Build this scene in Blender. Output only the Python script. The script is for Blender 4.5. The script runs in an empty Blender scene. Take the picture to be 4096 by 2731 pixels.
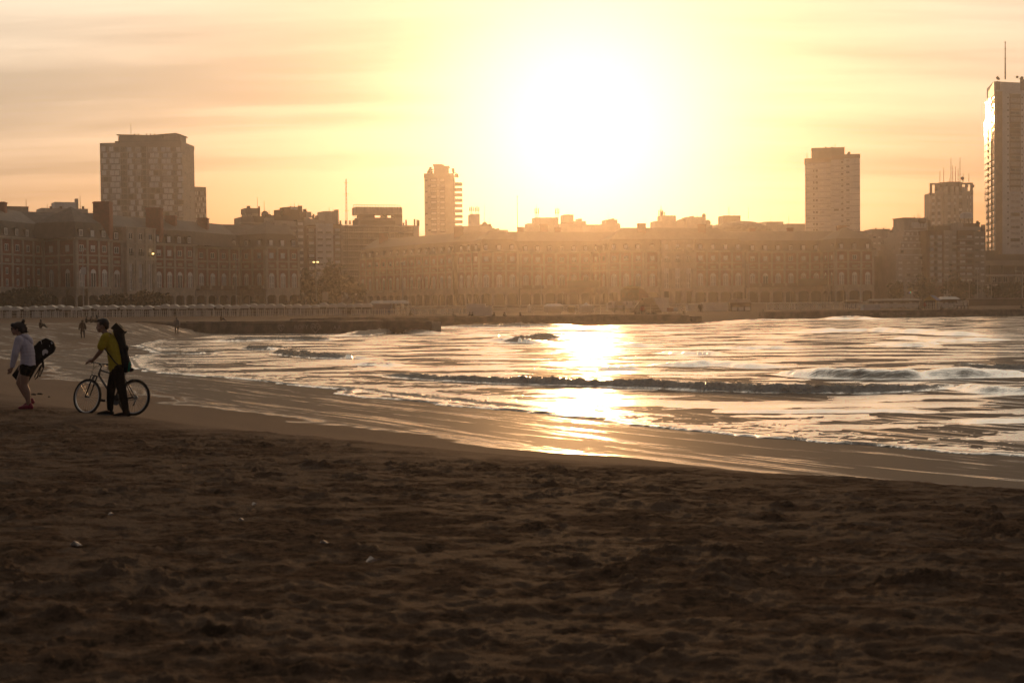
import bpy, bmesh, math, random
import numpy as np
from mathutils import Vector, Matrix
random.seed(7); rng = np.random.default_rng(11)
SC = bpy.context.scene; COL = SC.collection
R = math.radians
HAZE_D, HAZE_G = .00029, .885
# ------------------------------------------------------------------ camera
EYE = Vector((0, 0, 3.5)); FPX = 4096*50/36
PITCH, ROLL = R(1.62), R(-0.56)
CM = Matrix.Rotation(math.pi/2-PITCH, 3, 'X') @ Matrix.Rotation(ROLL, 3, 'Z')
cd = bpy.data.cameras.new('camera'); cam = bpy.data.objects.new('camera', cd); COL.objects.link(cam)
cd.lens = 50; cd.sensor_width = 36; cd.clip_start = .1; cd.clip_end = 6000
cam.matrix_world = Matrix.Translation(EYE) @ CM.to_4x4()
cd.dof.use_dof = True; cd.dof.focus_distance = 60; cd.dof.aperture_fstop = 4.0
SC.camera = cam
# ------------------------------------------------------------------ sun, sky, exposure
SUN_EL, SUN_AZ = R(6.9), R(2.94)
SUND = Vector((math.sin(SUN_AZ)*math.cos(SUN_EL), math.cos(SUN_AZ)*math.cos(SUN_EL), math.sin(SUN_EL)))
sl = bpy.data.lights.new('sun', 'SUN'); sl.energy = 2.0; sl.angle = R(1.2); sl.color = (1, .52, .21)
so = bpy.data.objects.new('sun', sl); COL.objects.link(so); so.rotation_euler = (-SUND).to_track_quat('-Z', 'Y').to_euler()
SC.view_settings.view_transform = 'Standard'; SC.view_settings.look = 'None'
SC.view_settings.exposure = -1.28; SC.view_settings.gamma = 1
try: SC.view_settings.use_curve_mapping = False
except Exception: pass
SC.render.engine = 'CYCLES'
cy = SC.cycles
cy.use_denoising = True
try: cy.denoiser = 'OPENIMAGEDENOISE'
except Exception: pass
cy.max_bounces = 6; cy.diffuse_bounces = 3; cy.glossy_bounces = 4; cy.transmission_bounces = 3; cy.volume_bounces = 1
cy.caustics_reflective = True; cy.sample_clamp_indirect = 8; cy.use_adaptive_sampling = False

class G:                                    # tiny node graph helper
    def __init__(s, nt): s.nt = nt; nt.nodes.clear()
    def n(s, t, **k):
        o = s.nt.nodes.new(t)
        for a, v in k.items(): setattr(o, a, v)
        return o
    def L(s, a, b): s.nt.links.new(a, b)
    def put(s, sock, v):
        if isinstance(v, bpy.types.NodeSocket): s.L(v, sock)
        elif v is not None:
            try: sock.default_value = v
            except Exception: sock.default_value = (*v, 1)
    def m(s, op, a, b=None, c=None, clamp=False):
        o = s.n('ShaderNodeMath', operation=op, use_clamp=clamp)
        for i, v in enumerate((a, b, c)):
            if v is not None: s.put(o.inputs[i], v)
        return o.outputs[0]
    def v(s, op, a, b=None):
        o = s.n('ShaderNodeVectorMath', operation=op)
        s.put(o.inputs[0], a)
        if b is not None: s.put(o.inputs['Scale' if op == 'SCALE' else 1], b)
        return o.outputs['Value' if op in ('DOT_PRODUCT', 'LENGTH') else 'Vector']
    def mix(s, f, a, b, blend='MIX'):
        o = s.n('ShaderNodeMix', data_type='RGBA', blend_type=blend)
        s.put(o.inputs[0], f); s.put(o.inputs[6], a if not isinstance(a, tuple) else (*a, 1)); s.put(o.inputs[7], b if not isinstance(b, tuple) else (*b, 1))
        return o.outputs[2]
    def ss(s, x, a, b, lo=0, hi=1, interp='SMOOTHSTEP'):
        o = s.n('ShaderNodeMapRange', interpolation_type=interp)
        s.put(o.inputs[0], x); o.inputs[1].default_value = a; o.inputs[2].default_value = b; o.inputs[3].default_value = lo; o.inputs[4].default_value = hi
        return o.outputs[0]
    def noise(s, vec, scale=1, detail=4, rough=.5, dist=0):
        o = s.n('ShaderNodeTexNoise'); s.put(o.inputs['Vector'], vec)
        o.inputs['Scale'].default_value = scale; o.inputs['Detail'].default_value = detail; o.inputs['Roughness'].default_value = rough; o.inputs['Distortion'].default_value = dist
        return o.outputs[0]
    def mapv(s, vec, scale=(1, 1, 1), rot=(0, 0, 0), loc=(0, 0, 0)):
        o = s.n('ShaderNodeMapping'); s.put(o.inputs[0], vec)
        o.inputs['Scale'].default_value = scale; o.inputs['Rotation'].default_value = rot; o.inputs['Location'].default_value = loc
        return o.outputs[0]
    def bump(s, h, strength=.3, dist=.05, normal=None):
        o = s.n('ShaderNodeBump'); s.put(o.inputs['Height'], h); o.inputs['Strength'].default_value = strength; o.inputs['Distance'].default_value = dist
        if normal is not None: s.L(normal, o.inputs['Normal'])
        return o.outputs[0]
    def attr(s, name): return s.n('ShaderNodeAttribute', attribute_name=name).outputs['Fac']

W = bpy.data.worlds.new('World'); SC.world = W; W.use_nodes = True
g = G(W.node_tree)
dirv = g.n('ShaderNodeTexCoord').outputs['Generated']
dirv = g.v('NORMALIZE', dirv)
sep = g.n('ShaderNodeSeparateXYZ'); g.L(dirv, sep.inputs[0])
zz = g.m('MAXIMUM', sep.outputs[2], 0.0)
th = g.m('MULTIPLY', g.m('ARCCOSINE', g.m('MINIMUM', g.v('DOT_PRODUCT', dirv, tuple(SUND)), .99999)), 57.2958)     # degrees from the sun
sky = g.n('ShaderNodeTexSky', sky_type='NISHITA', sun_disc=False, sun_elevation=SUN_EL, sun_rotation=SUN_AZ, altitude=5, air_density=1.2, dust_density=3.0, ozone_density=1.0)
nish = g.v('MULTIPLY', g.v('SCALE', sky.outputs[0], .05), (1, .78, .62))
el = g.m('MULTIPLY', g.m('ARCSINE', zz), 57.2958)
def gs(k, p=2): return g.m('EXPONENT', g.m('MULTIPLY', g.m('POWER', g.m('DIVIDE', th, k), p), -1))
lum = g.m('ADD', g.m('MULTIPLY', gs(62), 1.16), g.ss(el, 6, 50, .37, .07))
core = g.m('MULTIPLY', gs(5.2, 1.5), 1.45)
lum = g.m('MULTIPLY', lum, g.m('SUBTRACT', 1, g.m('MULTIPLY', gs(16), .52)))
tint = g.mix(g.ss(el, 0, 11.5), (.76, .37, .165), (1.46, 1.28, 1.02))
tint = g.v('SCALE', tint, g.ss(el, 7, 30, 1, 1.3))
tint = g.mix(g.ss(th, 17, 3), tint, (1.12, 1.04, .92))
tint = g.mix(g.ss(th, 45, 105), tint, (.86, .80, .88))
# thin streaky cloud sheet
plane = g.v('DIVIDE', dirv, g.v('ADD', g.v('MULTIPLY', dirv, (0, 0, 1)), (9, 9, .09)))
cmb = g.n('ShaderNodeCombineXYZ'); den = g.m('ADD', zz, .10)
g.L(g.m('DIVIDE', sep.outputs[0], den), cmb.inputs[0]); g.L(g.m('DIVIDE', sep.outputs[1], den), cmb.inputs[1])
pv = cmb.outputs[0]
n1 = g.noise(g.mapv(pv, (.16, .95, 1), (0, 0, R(-7)), (3.1, 1.7, 0)), 1.0, 5, .55, .35)
n2 = g.noise(g.mapv(pv, (.10, .42, 1), (0, 0, R(9)), (7.7, 4.2, 0)), 1.0, 3, .5, .2)
n3 = g.noise(g.mapv(pv, (.7, 3.0, 1), (0, 0, R(-4))), 1.0, 5, .6, .3)
band = g.m('ADD', g.m('MULTIPLY', n1, .45), g.m('ADD', g.m('MULTIPLY', n2, .30), g.m('MULTIPLY', n3, .25)))
shade = g.ss(band, .42, .59, .66, 1.12)
shade = g.m('ADD', g.m('MULTIPLY', shade, g.ss(th, 3, 10)), g.ss(th, 3, 10, 1, 0))
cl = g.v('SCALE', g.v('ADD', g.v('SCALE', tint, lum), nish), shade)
cl = g.v('ADD', cl, g.v('SCALE', (1.0, .98, .95), core))
tot = cl
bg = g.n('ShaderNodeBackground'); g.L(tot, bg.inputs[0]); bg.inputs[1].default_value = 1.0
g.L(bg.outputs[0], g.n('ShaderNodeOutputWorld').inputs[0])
W.cycles.sampling_method = 'MANUAL'; W.cycles.sample_map_resolution = 1024

# ------------------------------------------------------------------ pixel -> world
def ray(x, y): return CM @ Vector(((x-2048)/FPX, -(y-1365.5)/FPX, -1))
def at(x, y, d):
    r = ray(x, y); return EYE + r*(d/r.y)
def atz(x, y, z=0.0):
    r = ray(x, y); return EYE + r*((z-EYE.z)/r.z)
def atx(x, d): p = at(x, 1200, d); return Vector((p.x, p.y, 0))
def proj(p):
    c = CM.transposed() @ (Vector(p)-EYE); return 2048+FPX*c.x/-c.z, 1365.5-FPX*c.y/-c.z

# ------------------------------------------------------------------ materials
MATS = {}
def mat(name, col, rough=.8, var=.25, scale=3., bump=0., bscale=40., spec=.5, metal=0., emit=None, stain=0., col2=None):
    if name in MATS: return MATS[name]
    m = bpy.data.materials.new(name); m.use_nodes = True; g = G(m.node_tree); MATS[name] = m
    b = g.n('ShaderNodeBsdfPrincipled'); o = g.n('ShaderNodeOutputMaterial'); g.L(b.outputs[0], o.inputs[0])
    tc = g.n('ShaderNodeTexCoord').outputs['Object']
    c2 = col2 or tuple(c*(1-var) for c in col); c1 = tuple(min(1, c*(1+var*.5)) for c in col)
    f = g.noise(tc, scale, 5, .6)
    cc = g.mix(g.ss(f, .3, .7), c2, c1)
    if stain:
        st = g.noise(g.mapv(tc, (1.2, 1.2, .12)), 1.0, 4, .6)
        cc = g.mix(g.m('MULTIPLY', g.ss(st, .5, .75), stain), cc, tuple(c*.45 for c in col))
    g.put(b.inputs['Base Color'], cc)
    b.inputs['Roughness'].default_value = rough; b.inputs['Metallic'].default_value = metal
    b.inputs['Specular IOR Level'].default_value = spec
    if bump: g.L(g.bump(g.noise(tc, bscale, 3, .6), bump, .02), b.inputs['Normal'])
    if emit: b.inputs['Emission Color'].default_value = (*emit[0], 1); b.inputs['Emission Strength'].default_value = emit[1]
    return m

# ------------------------------------------------------------------ mesh builder
class MB:
    def __init__(s): s.v = []; s.f = []
    def add(s, vs, fs):
        o = len(s.v); s.v += [tuple(p) for p in vs]; s.f += [tuple(i+o for i in f) for f in fs]; return s
    def box(s, a, b, T=None):
        x0, y0, z0 = a; x1, y1, z1 = b
        vs = [(x0,y0,z0),(x1,y0,z0),(x1,y1,z0),(x0,y1,z0),(x0,y0,z1),(x1,y0,z1),(x1,y1,z1),(x0,y1,z1)]
        if T: vs = [T(*p) for p in vs]
        return s.add(vs, [(0,3,2,1),(4,5,6,7),(0,1,5,4),(1,2,6,5),(2,3,7,6),(3,0,4,7)])
    def prism(s, poly, a, b, axis='z', T=None):      # polygon (2-D) extruded from a to b
        n = len(poly)
        mk = {'z': lambda p, h: (p[0], p[1], h), 'y': lambda p, h: (p[0], h, p[1]), 'x': lambda p, h: (h, p[0], p[1])}[axis]
        vs = [mk(p, a) for p in poly]+[mk(p, b) for p in poly]
        if T: vs = [T(*p) for p in vs]
        return s.add(vs, [tuple(range(n))[::-1], tuple(range(n, 2*n))]+[(i, (i+1) % n, n+(i+1) % n, n+i) for i in range(n)])
    def tube(s, pts, rad, n=8, caps=True):
        pts = [Vector(p) for p in pts]; k = len(pts)
        if not hasattr(rad, '__len__'): rad = [rad]*k
        vs = []; ref = Vector((0, 0, 1))
        for i, p in enumerate(pts):
            t = (pts[min(i+1, k-1)]-pts[max(i-1, 0)]).normalized()
            r = ref if abs(t.dot(ref)) < .95 else Vector((1, 0, 0))
            a = t.cross(r).normalized(); b = t.cross(a)
            vs += [p+(a*math.cos(2*math.pi*j/n)+b*math.sin(2*math.pi*j/n))*rad[i] for j in range(n)]
        fs = [(i*n+j, i*n+(j+1) % n, (i+1)*n+(j+1) % n, (i+1)*n+j) for i in range(k-1) for j in range(n)]
        if caps: fs += [tuple(range(n))[::-1], tuple(range((k-1)*n, k*n))]
        return s.add(vs, fs)
    def ball(s, c, r, n=10, m=6, T=None):
        if not hasattr(r, '__len__'): r = (r, r, r)
        vs = [(c[0], c[1], c[2]+r[2])]
        for i in range(1, m):
            a = math.pi*i/m
            vs += [(c[0]+r[0]*math.sin(a)*math.cos(2*math.pi*j/n), c[1]+r[1]*math.sin(a)*math.sin(2*math.pi*j/n), c[2]+r[2]*math.cos(a)) for j in range(n)]
        vs.append((c[0], c[1], c[2]-r[2])); e = len(vs)-1
        fs = [(0, 1+j, 1+(j+1) % n) for j in range(n)]
        for i in range(m-2): fs += [(1+i*n+j, 1+(i+1)*n+j, 1+(i+1)*n+(j+1) % n, 1+i*n+(j+1) % n) for j in range(n)]
        fs += [(e, 1+(m-2)*n+(j+1) % n, 1+(m-2)*n+j) for j in range(n)]
        if T: vs = [T(*p) for p in vs]
        return s.add(vs, fs)
    def mesh(s, name, m=None, org=None, smooth=False):
        me = bpy.data.meshes.new(name)
        vs = s.v if org is None else [(p[0]-org[0], p[1]-org[1], p[2]-org[2]) for p in s.v]
        me.from_pydata(vs, [], s.f); me.update()
        if m: me.materials.append(m)
        if smooth: me.polygons.foreach_set('use_smooth', [True]*len(me.polygons))
        return me
    def build(s, name, m, parent=None, org=None, smooth=False, **k):
        return inst(name, s.mesh(name, m, org, smooth), parent, **k)
def inst(name, me, parent=None, loc=None, rz=0, **k):
    o = bpy.data.objects.new(name, me); COL.objects.link(o)
    if parent: o.parent = parent
    if loc is not None: o.location = loc
    if rz: o.rotation_euler = (0, 0, rz)
    tag(o, **k); return o
def tag(o, label=None, cat=None, group=None, kind=None):
    if label: o['label'] = label
    if cat: o['category'] = cat
    if group: o['group'] = group
    if kind: o['kind'] = kind
    return o
def thing(name, label, cat, loc=(0, 0, 0), rz=0, group=None):
    o = bpy.data.objects.new(name, None); COL.objects.link(o); o.location = loc; o.rotation_euler = (0, 0, rz); o.empty_display_size = .2
    return tag(o, label, cat, group)
def dup(root, loc, rz=0, label=None, group=None, sc=None):
    r = root.copy(); COL.objects.link(r); r.location = loc; r.rotation_euler = (0, 0, rz)
    if sc: r.scale = sc
    if label: r['label'] = label
    if group: r['group'] = group
    for ch in list(root.children):
        c = ch.copy(); COL.objects.link(c); c.parent = r
        for h in ch.children:
            e = h.copy(); COL.objects.link(e); e.parent = c
    return r

# ------------------------------------------------------------------ numpy noise and distances
def _h(x, y, s):
    with np.errstate(over='ignore'):
        h = (x.astype(np.uint32)*np.uint32(374761393)) ^ (y.astype(np.uint32)*np.uint32(668265263)) ^ np.uint32((s*2246822519) & 0xffffffff)
        h = (h ^ (h >> np.uint32(13)))*np.uint32(1274126177); h = h ^ (h >> np.uint32(16))
        h = (h*np.uint32(2654435761)); return h ^ (h >> np.uint32(15))
def hf(x, y, s): return _h(x, y, s).astype(np.float64)/4294967295.
def pn(x, y, s=0):
    xi = np.floor(x).astype(np.int64); yi = np.floor(y).astype(np.int64); fx = x-xi; fy = y-yi
    def gr(a, b, dx, dy):
        t = hf(a, b, s)*2*np.pi; return np.cos(t)*dx+np.sin(t)*dy
    u = fx*fx*fx*(fx*(fx*6-15)+10); w = fy*fy*fy*(fy*(fy*6-15)+10)
    a = gr(xi, yi, fx, fy); b = gr(xi+1, yi, fx-1, fy); c = gr(xi, yi+1, fx, fy-1); d = gr(xi+1, yi+1, fx-1, fy-1)
    return 1.5*((a*(1-u)+b*u)*(1-w)+(c*(1-u)+d*u)*w)
def fbm(x, y, s=0, o=4, g=.5, l=2.03):
    r = 0; a = 1
    for i in range(o): r = r+a*pn(x, y, s+i*17); x = x*l+3.7; y = y*l+1.3; a *= g
    return r
def sstep(a, b, x):
    t = np.clip((x-a)/(b-a), 0, 1); return t*t*(3-2*t)
def polydist(x, y, P, closed=False):
    best = np.full(x.shape, 1e9); tt = np.zeros(x.shape); sd = np.zeros(x.shape)
    n = len(P); L = 0.; idx = range(n if closed else n-1)
    for i in idx:
        ax, ay = P[i]; bx, by = P[(i+1) % n]; dx, dy = bx-ax, by-ay; l2 = dx*dx+dy*dy+1e-12; l = math.sqrt(l2)
        t = np.clip(((x-ax)*dx+(y-ay)*dy)/l2, 0, 1)
        ex_, ey_ = x-ax-t*dx, y-ay-t*dy; d = np.sqrt(ex_*ex_+ey_*ey_); k = d < best
        best = np.where(k, d, best); tt = np.where(k, L+t*l, tt); sd = np.where(k, np.sign(dx*(y-ay)-dy*(x-ax)), sd); L += l
    return best, tt/max(L, 1e-9), sd
def inpoly(x, y, P):
    r = np.zeros(x.shape, bool); n = len(P)
    for i in range(n):
        ax, ay = P[i]; bx, by = P[(i+1) % n]
        if ay == by: continue
        k = ((ay > y) != (by > y)) & (x < (bx-ax)*(y-ay)/(by-ay)+ax); r ^= k
    return r
def sdf(x, y, P):
    d, _, _ = polydist(x, y, P, True); return np.where(inpoly(x, y, P), d, -d)
# ------------------------------------------------------------------ shore lines (pixel positions of the water's edge laid on the sea level)
def zl(pts, z=0.): return [(p.x, p.y) for p in (atz(a, b, z) for a, b in pts)]
SHORE = zl([(4096,1823),(3293,1767),(2700,1714),(2442,1682),(2233,1660),(1995,1637),(1751,1615),(1500,1588),(1381,1577),(1400,1559),(1155,1538),(983,1515),(760,1499),(600,1487),(548,1470),(520,1436),(560,1424),(650,1414),(560,1382),(640,1362),(765,1339)])
LAND = [(40, 12)] + SHORE + [(-60, 168), (-80, 190), (-400, 190), (-400, -60), (60, -60)]
WETL = zl([(4096,1972),(3709,1948),(3300,1912),(3115,1892),(2902,1852),(2700,1832),(2412,1796),(1995,1775),(1805,1756),(1838,1745),(1733,1720),(1400,1697),(1170,1683),(1228,1678),(1097,1651),(906,1626),(636,1611),(694,1594),(686,1580),(560,1560),(420,1532),(300,1512),(130,1503),(275,1496),(165,1484),(250,1470),(160,1461),(212,1446),(120,1436),(196,1428),(40,1416)], .45)
WET = [(40, 8)] + WETL + zl([(-150,1400),(204,1394),(300,1390),(354,1382),(440,1374)], .25) + [(-44, 150), (-38, 168), (0, 168), (60, 60)]
def world(x, d): p = atx(x, d); return (p.x, p.y)
G1A, G1B = (-46, 174), (world(1724, 159)[0], 159)
W2A, W2B, W2C = (-32, 205), (world(2755, 213)[0], 213), (world(2806, 214)[0], 214)
W3A, W3B = (world(3060, 247)[0], 247), (130, 262)
TERR = [(-400, 182), (-46, 176), (-12, 176), (-14, 206), W2B, (W2C[0], 216), (30, 224), (38, 240), (W3A[0], 249), (W3B[0], 265), (420, 300), (900, 1500), (-900, 1500)]
PX = [-60, 0, 5, 8, 10, 12, 14, 15.5, 17, 18.1, 20, 23, 26, 30, 45, 80]; PZ = [-2.4, 0, .21, .34, .45, .65, .96, 1.26, 1.512, 1.582, 1.66, 1.76, 1.84, 1.92, 2.1, 2.3]
def ground(x, y):
    x = np.asarray(x, float); y = np.asarray(y, float)
    s = sdf(x, y, LAND)
    fac = 1-.74*sstep(48, 105, y)
    z = np.interp(s, PX, PZ)*np.where(s > 0, fac, 1) + sstep(140, 215, y)*.65*sstep(2, 26, s)
    st = sdf(x, y, TERR)
    zt = np.interp(st, [-12, -3, 0, 6, 40, 140, 230, 2000], [-2.0, -.35, .35, 1.0, 1.1, 1.25, 2.0, 2.0])
    z = np.maximum(z, 1.42*sstep(-33, -44, x)*sstep(118, 168, y)*(s > -3))
    return np.maximum(z, zt), s
def gz(x, y): return float(ground(np.array([x]), np.array([y]))[0][0])
def hit(px, py, d0=4., d1=420.):                 # where a pixel's ray meets the sand
    r = ray(px, py); ds = np.geomspace(d0, d1, 900); X = EYE.x+r.x/r.y*ds; Z = EYE.z+r.z/r.y*ds
    gq = ground(X, ds)[0]; k = np.argmax(Z <= gq) if (Z <= gq).any() else len(ds)-1
    return Vector((X[k], ds[k], gq[k]))
def set_attr(me, name, a):
    t = me.attributes.new(name, 'FLOAT', 'POINT'); t.data.foreach_set('value', np.ascontiguousarray(a, np.float32))
def grid_mesh(name, X, Y, Z, m, attrs, keep=None):
    nr, nc = X.shape
    idx = np.arange(nr*nc).reshape(nr, nc)
    q = np.stack([idx[:-1, :-1], idx[:-1, 1:], idx[1:, 1:], idx[1:, :-1]], -1).reshape(-1, 4)
    if keep is not None:
        kf = keep.reshape(-1)[q].any(1); q = q[kf]
        used = np.unique(q); rm = np.full(nr*nc, -1); rm[used] = np.arange(len(used)); q = rm[q]
    else: used = np.arange(nr*nc)
    co = np.stack([X, Y, Z], -1).reshape(-1, 3)[used].astype(np.float32)
    me = bpy.data.meshes.new(name); me.vertices.add(len(co)); me.vertices.foreach_set('co', co.ravel())
    me.loops.add(len(q)*4); me.polygons.add(len(q)); me.loops.foreach_set('vertex_index', q.ravel().astype(np.int32))
    me.polygons.foreach_set('loop_start', (np.arange(len(q))*4).astype(np.int32)); me.polygons.foreach_set('use_smooth', np.ones(len(q), bool))
    me.update(calc_edges=True); me.validate()
    for k, a in attrs.items(): set_attr(me, k, a.reshape(-1)[used])
    me.materials.append(m); return me
def fan(d0, d1, ratio_near, ratio_far, cols, ang):
    ds = [d0]
    while ds[-1] < d1: ds.append(ds[-1]*(ratio_near if ds[-1] < 34 else ratio_far))
    ds = np.array(ds); u = np.linspace(-math.tan(R(ang)), math.tan(R(ang)), cols)
    X = ds[:, None]*u[None, :]; Y = np.repeat(ds[:, None], cols, 1); return X, Y

# ------------------------------------------------------------------ sand
ms = bpy.data.materials.new('beach_sand'); ms.use_nodes = True; g = G(ms.node_tree)
b = g.n('ShaderNodeBsdfPrincipled'); out = g.n('ShaderNodeOutputMaterial'); g.L(b.outputs[0], out.inputs[0])
tc = g.n('ShaderNodeTexCoord').outputs['Object']
wet = g.attr('wet'); churn = g.attr('churn')
grain = g.noise(tc, 240, 3, .7); patch = g.noise(tc, .8, 6, .62); fine = g.noise(g.mapv(tc, (1, 1, 1)), 14, 6, .65)
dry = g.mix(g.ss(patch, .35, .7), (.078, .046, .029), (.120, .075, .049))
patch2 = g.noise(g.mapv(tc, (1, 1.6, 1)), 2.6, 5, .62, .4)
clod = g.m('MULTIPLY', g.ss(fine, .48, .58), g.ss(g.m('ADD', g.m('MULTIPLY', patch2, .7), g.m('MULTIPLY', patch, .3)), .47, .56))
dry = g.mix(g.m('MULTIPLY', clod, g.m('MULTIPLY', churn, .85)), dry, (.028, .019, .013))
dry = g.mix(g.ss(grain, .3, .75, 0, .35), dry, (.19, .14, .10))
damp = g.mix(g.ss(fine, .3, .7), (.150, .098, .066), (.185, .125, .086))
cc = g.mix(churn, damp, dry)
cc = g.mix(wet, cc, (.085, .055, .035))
g.put(b.inputs['Base Color'], cc)
sh = g.mapv(tc, (1, 1, 1), (0, 0, R(-125)))
st1 = g.noise(g.mapv(sh, (.11, 1.15, 1)), 1.0, 6, .68, .5); st2 = g.noise(g.mapv(sh, (.5, 4.2, 1)), 1.0, 4, .6, .5)
streak = g.ss(g.m('ADD', g.m('MULTIPLY', st1, .75), g.m('MULTIPLY', st2, .25)), .525, .575)
film = g.m('MULTIPLY', g.m('MAXIMUM', streak, g.attr('rim')), wet)
rough = g.m('ADD', g.m('MULTIPLY', g.m('SUBTRACT', 1, wet), .22), g.m('MULTIPLY', g.m('SUBTRACT', 1, film), .52))
g.put(b.inputs['Roughness'], g.m('ADD', rough, .04)); g.put(b.inputs['Specular IOR Level'], g.m('ADD', g.m('MULTIPLY', film, .4), .1))
sheen = g.m('ADD', g.m('MULTIPLY', wet, .72), g.m('ADD', g.m('MULTIPLY', film, .28), g.m('MULTIPLY', g.m('SUBTRACT', 1, wet), g.m('ADD', g.m('MULTIPLY', g.m('SUBTRACT', 1, churn), .75), g.m('MULTIPLY', churn, g.m('MULTIPLY', g.m('SUBTRACT', 1, g.m('MAXIMUM', clod, g.m('MULTIPLY', g.ss(g.m('ADD', g.m('MULTIPLY', patch2, .6), g.m('MULTIPLY', patch, .4)), .45, .54), .95))), .60))))))
dryf = g.m('SUBTRACT', 1, wet)
hb = g.m('ADD', g.m('MULTIPLY', g.m('MULTIPLY', grain, dryf), .35), g.m('MULTIPLY', g.m('MULTIPLY', fine, churn), 2.2))
b1 = g.bump(hb, .9, .022)
rip = g.noise(g.mapv(sh, (.9, 5.0, 1)), 1.0, 5, .65, .5)
b3 = g.bump(g.m('MULTIPLY', g.m('ADD', rip, g.m('MULTIPLY', st1, 1.0)), wet), .35, .03, b1)
g.L(b3, b.inputs['Normal'])
df = g.n('ShaderNodeBsdfDiffuse'); g.put(df.inputs[0], cc); g.L(b3, df.inputs['Normal']); mxs = g.n('ShaderNodeMixShader'); g.put(mxs.inputs[0], sheen); g.L(df.outputs[0], mxs.inputs[1]); g.L(b.outputs[0], mxs.inputs[2]); g.L(mxs.outputs[0], out.inputs[0])

def dents(x, y, cell, seed, size, dens=.7):       # footprints: oriented ellipse hollows with a pushed-up rim
    out = np.zeros(x.shape); ci = np.floor(x/cell).astype(np.int64); cj = np.floor(y/cell).astype(np.int64)
    for a in (-1, 0, 1):
        for c in (-1, 0, 1):
            i, j = ci+a, cj+c
            px = (i+hf(i, j, seed))*cell; py = (j+hf(i, j, seed+1))*cell; t = hf(i, j, seed+2)*np.pi
            s = size*(.6+.7*hf(i, j, seed+3)); on = (hf(i, j, seed+4) < dens)*(.45+.75*hf(i, j, seed+5))
            dx, dy = x-px, y-py; u = (dx*np.cos(t)+dy*np.sin(t))/(s*1.5); v = (-dx*np.sin(t)+dy*np.cos(t))/(s*.75)
            q = np.sqrt(u*u+v*v)
            out = out+on*(-np.exp(-(q*1.15)**4)+.55*np.exp(-((q-1.25)/.38)**2))
    return out
X, Y = fan(2.2, 620, 1.0044, 1.016, 800, 29)
zg, s = ground(X, Y)
sw = sdf(X, Y, WET)
sw = sw+.45*fbm(X*.35, Y*.35, 5, 4)*sstep(4, 1, np.abs(sw))
wetm = sstep(-.15, .10, sw)*sstep(260, 150, Y)
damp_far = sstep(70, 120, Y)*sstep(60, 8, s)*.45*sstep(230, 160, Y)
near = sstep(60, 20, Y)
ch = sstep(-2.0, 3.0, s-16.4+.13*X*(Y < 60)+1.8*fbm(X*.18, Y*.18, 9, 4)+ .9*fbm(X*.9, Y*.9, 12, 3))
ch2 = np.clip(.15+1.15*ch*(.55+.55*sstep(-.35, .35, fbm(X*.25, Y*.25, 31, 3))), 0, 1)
rel = .017*dents(X, Y, .46, 40, .11, .5) + .014*dents(X+.2, Y+.3, .27, 60, .062, .65) + .008*dents(X+.5, Y+.1, .15, 80, .034, .6) + .021*fbm(X*1.3, Y*1.3, 3, 6, .62)+.006*fbm(X*7, Y*7, 77, 4, .6)
lump = np.maximum(0, fbm(X*2.6, Y*2.6, 21, 6, .65)-.28)**1.1*.06*sstep(-.25, .25, fbm(X*.22, Y*.3, 35, 3))
z = zg + ch*(rel+lump)*sstep(120, 40, Y)*ch2
z += (1-ch)*(1-wetm)*.004*fbm(X*.8, Y*.8, 8, 3)*near
z += sstep(40, 120, Y)*.05*fbm(X*.12, Y*.12, 14, 4)*sstep(0, 6, s)
rim = np.exp(-((sw-.22)/.20)**2)*sstep(160, 60, Y)
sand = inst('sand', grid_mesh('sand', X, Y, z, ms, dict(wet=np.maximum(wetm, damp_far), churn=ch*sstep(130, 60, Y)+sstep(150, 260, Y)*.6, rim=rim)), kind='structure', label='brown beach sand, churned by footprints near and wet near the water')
# plain ground to the horizon, just under the detailed sheet
gm = MB(); gm.add([(-3000, -300, -3.2), (3000, -300, -3.2), (3000, 4000, -3.2), (-3000, 4000, -3.2)], [(0, 1, 2, 3)])
gm.build('ground', mat('earth', (.12, .09, .065)), kind='structure')
cm = MB(); N = 40
cx = np.linspace(-600, 700, 66); cyy = np.linspace(440, 1500, 30); CX, CY = np.meshgrid(cx, cyy)
inst('promenade', grid_mesh('promenade', CX, CY, np.full(CX.shape, 2.03)-(CY > 1490)*5-(np.abs(CX-50) > 640)*5, mat('paving', (.2, .17, .14)), {}), kind='structure')

# ------------------------------------------------------------------ sea
mw = bpy.data.materials.new('sea_water'); mw.use_nodes = True; g = G(mw.node_tree)
b = g.n('ShaderNodeBsdfPrincipled'); out = g.n('ShaderNodeOutputMaterial'); g.L(b.outputs[0], out.inputs[0])
tc = g.n('ShaderNodeTexCoord').outputs['Object']; foam = g.attr('foam'); film = g.attr('film')
bub = g.noise(tc, 5.5, 6, .7, .4); bub2 = g.noise(g.mapv(tc, (.6, 2.2, 1), (0, 0, R(-8))), 1.3, 6, .65, .8)
fm = g.m('MULTIPLY', g.ss(g.m('ADD', foam, g.m('MULTIPLY', g.m('SUBTRACT', bub, .5), 1.3)), .35, .62), g.ss(foam, .02, .2))
ff = g.m('MULTIPLY', g.ss(g.m('ADD', bub2, g.m('MULTIPLY', film, .22)), .60, .74), g.m('MULTIPLY', film, .25))
fm = g.m('MAXIMUM', fm, ff)
g.put(b.inputs['Base Color'], g.mix(fm, (.11, .095, .072), g.mix(g.ss(bub, .35, .65), (.45, .41, .36), (.86, .81, .74))))
g.put(b.inputs['Roughness'], g.m('ADD', g.m('MULTIPLY', fm, .5), .07)); b.inputs['IOR'].default_value = 1.4
r1 = g.noise(g.mapv(tc, (.9, 2.6, 1), (0, 0, R(5))), 1.6, 6, .62, .5)
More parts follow.
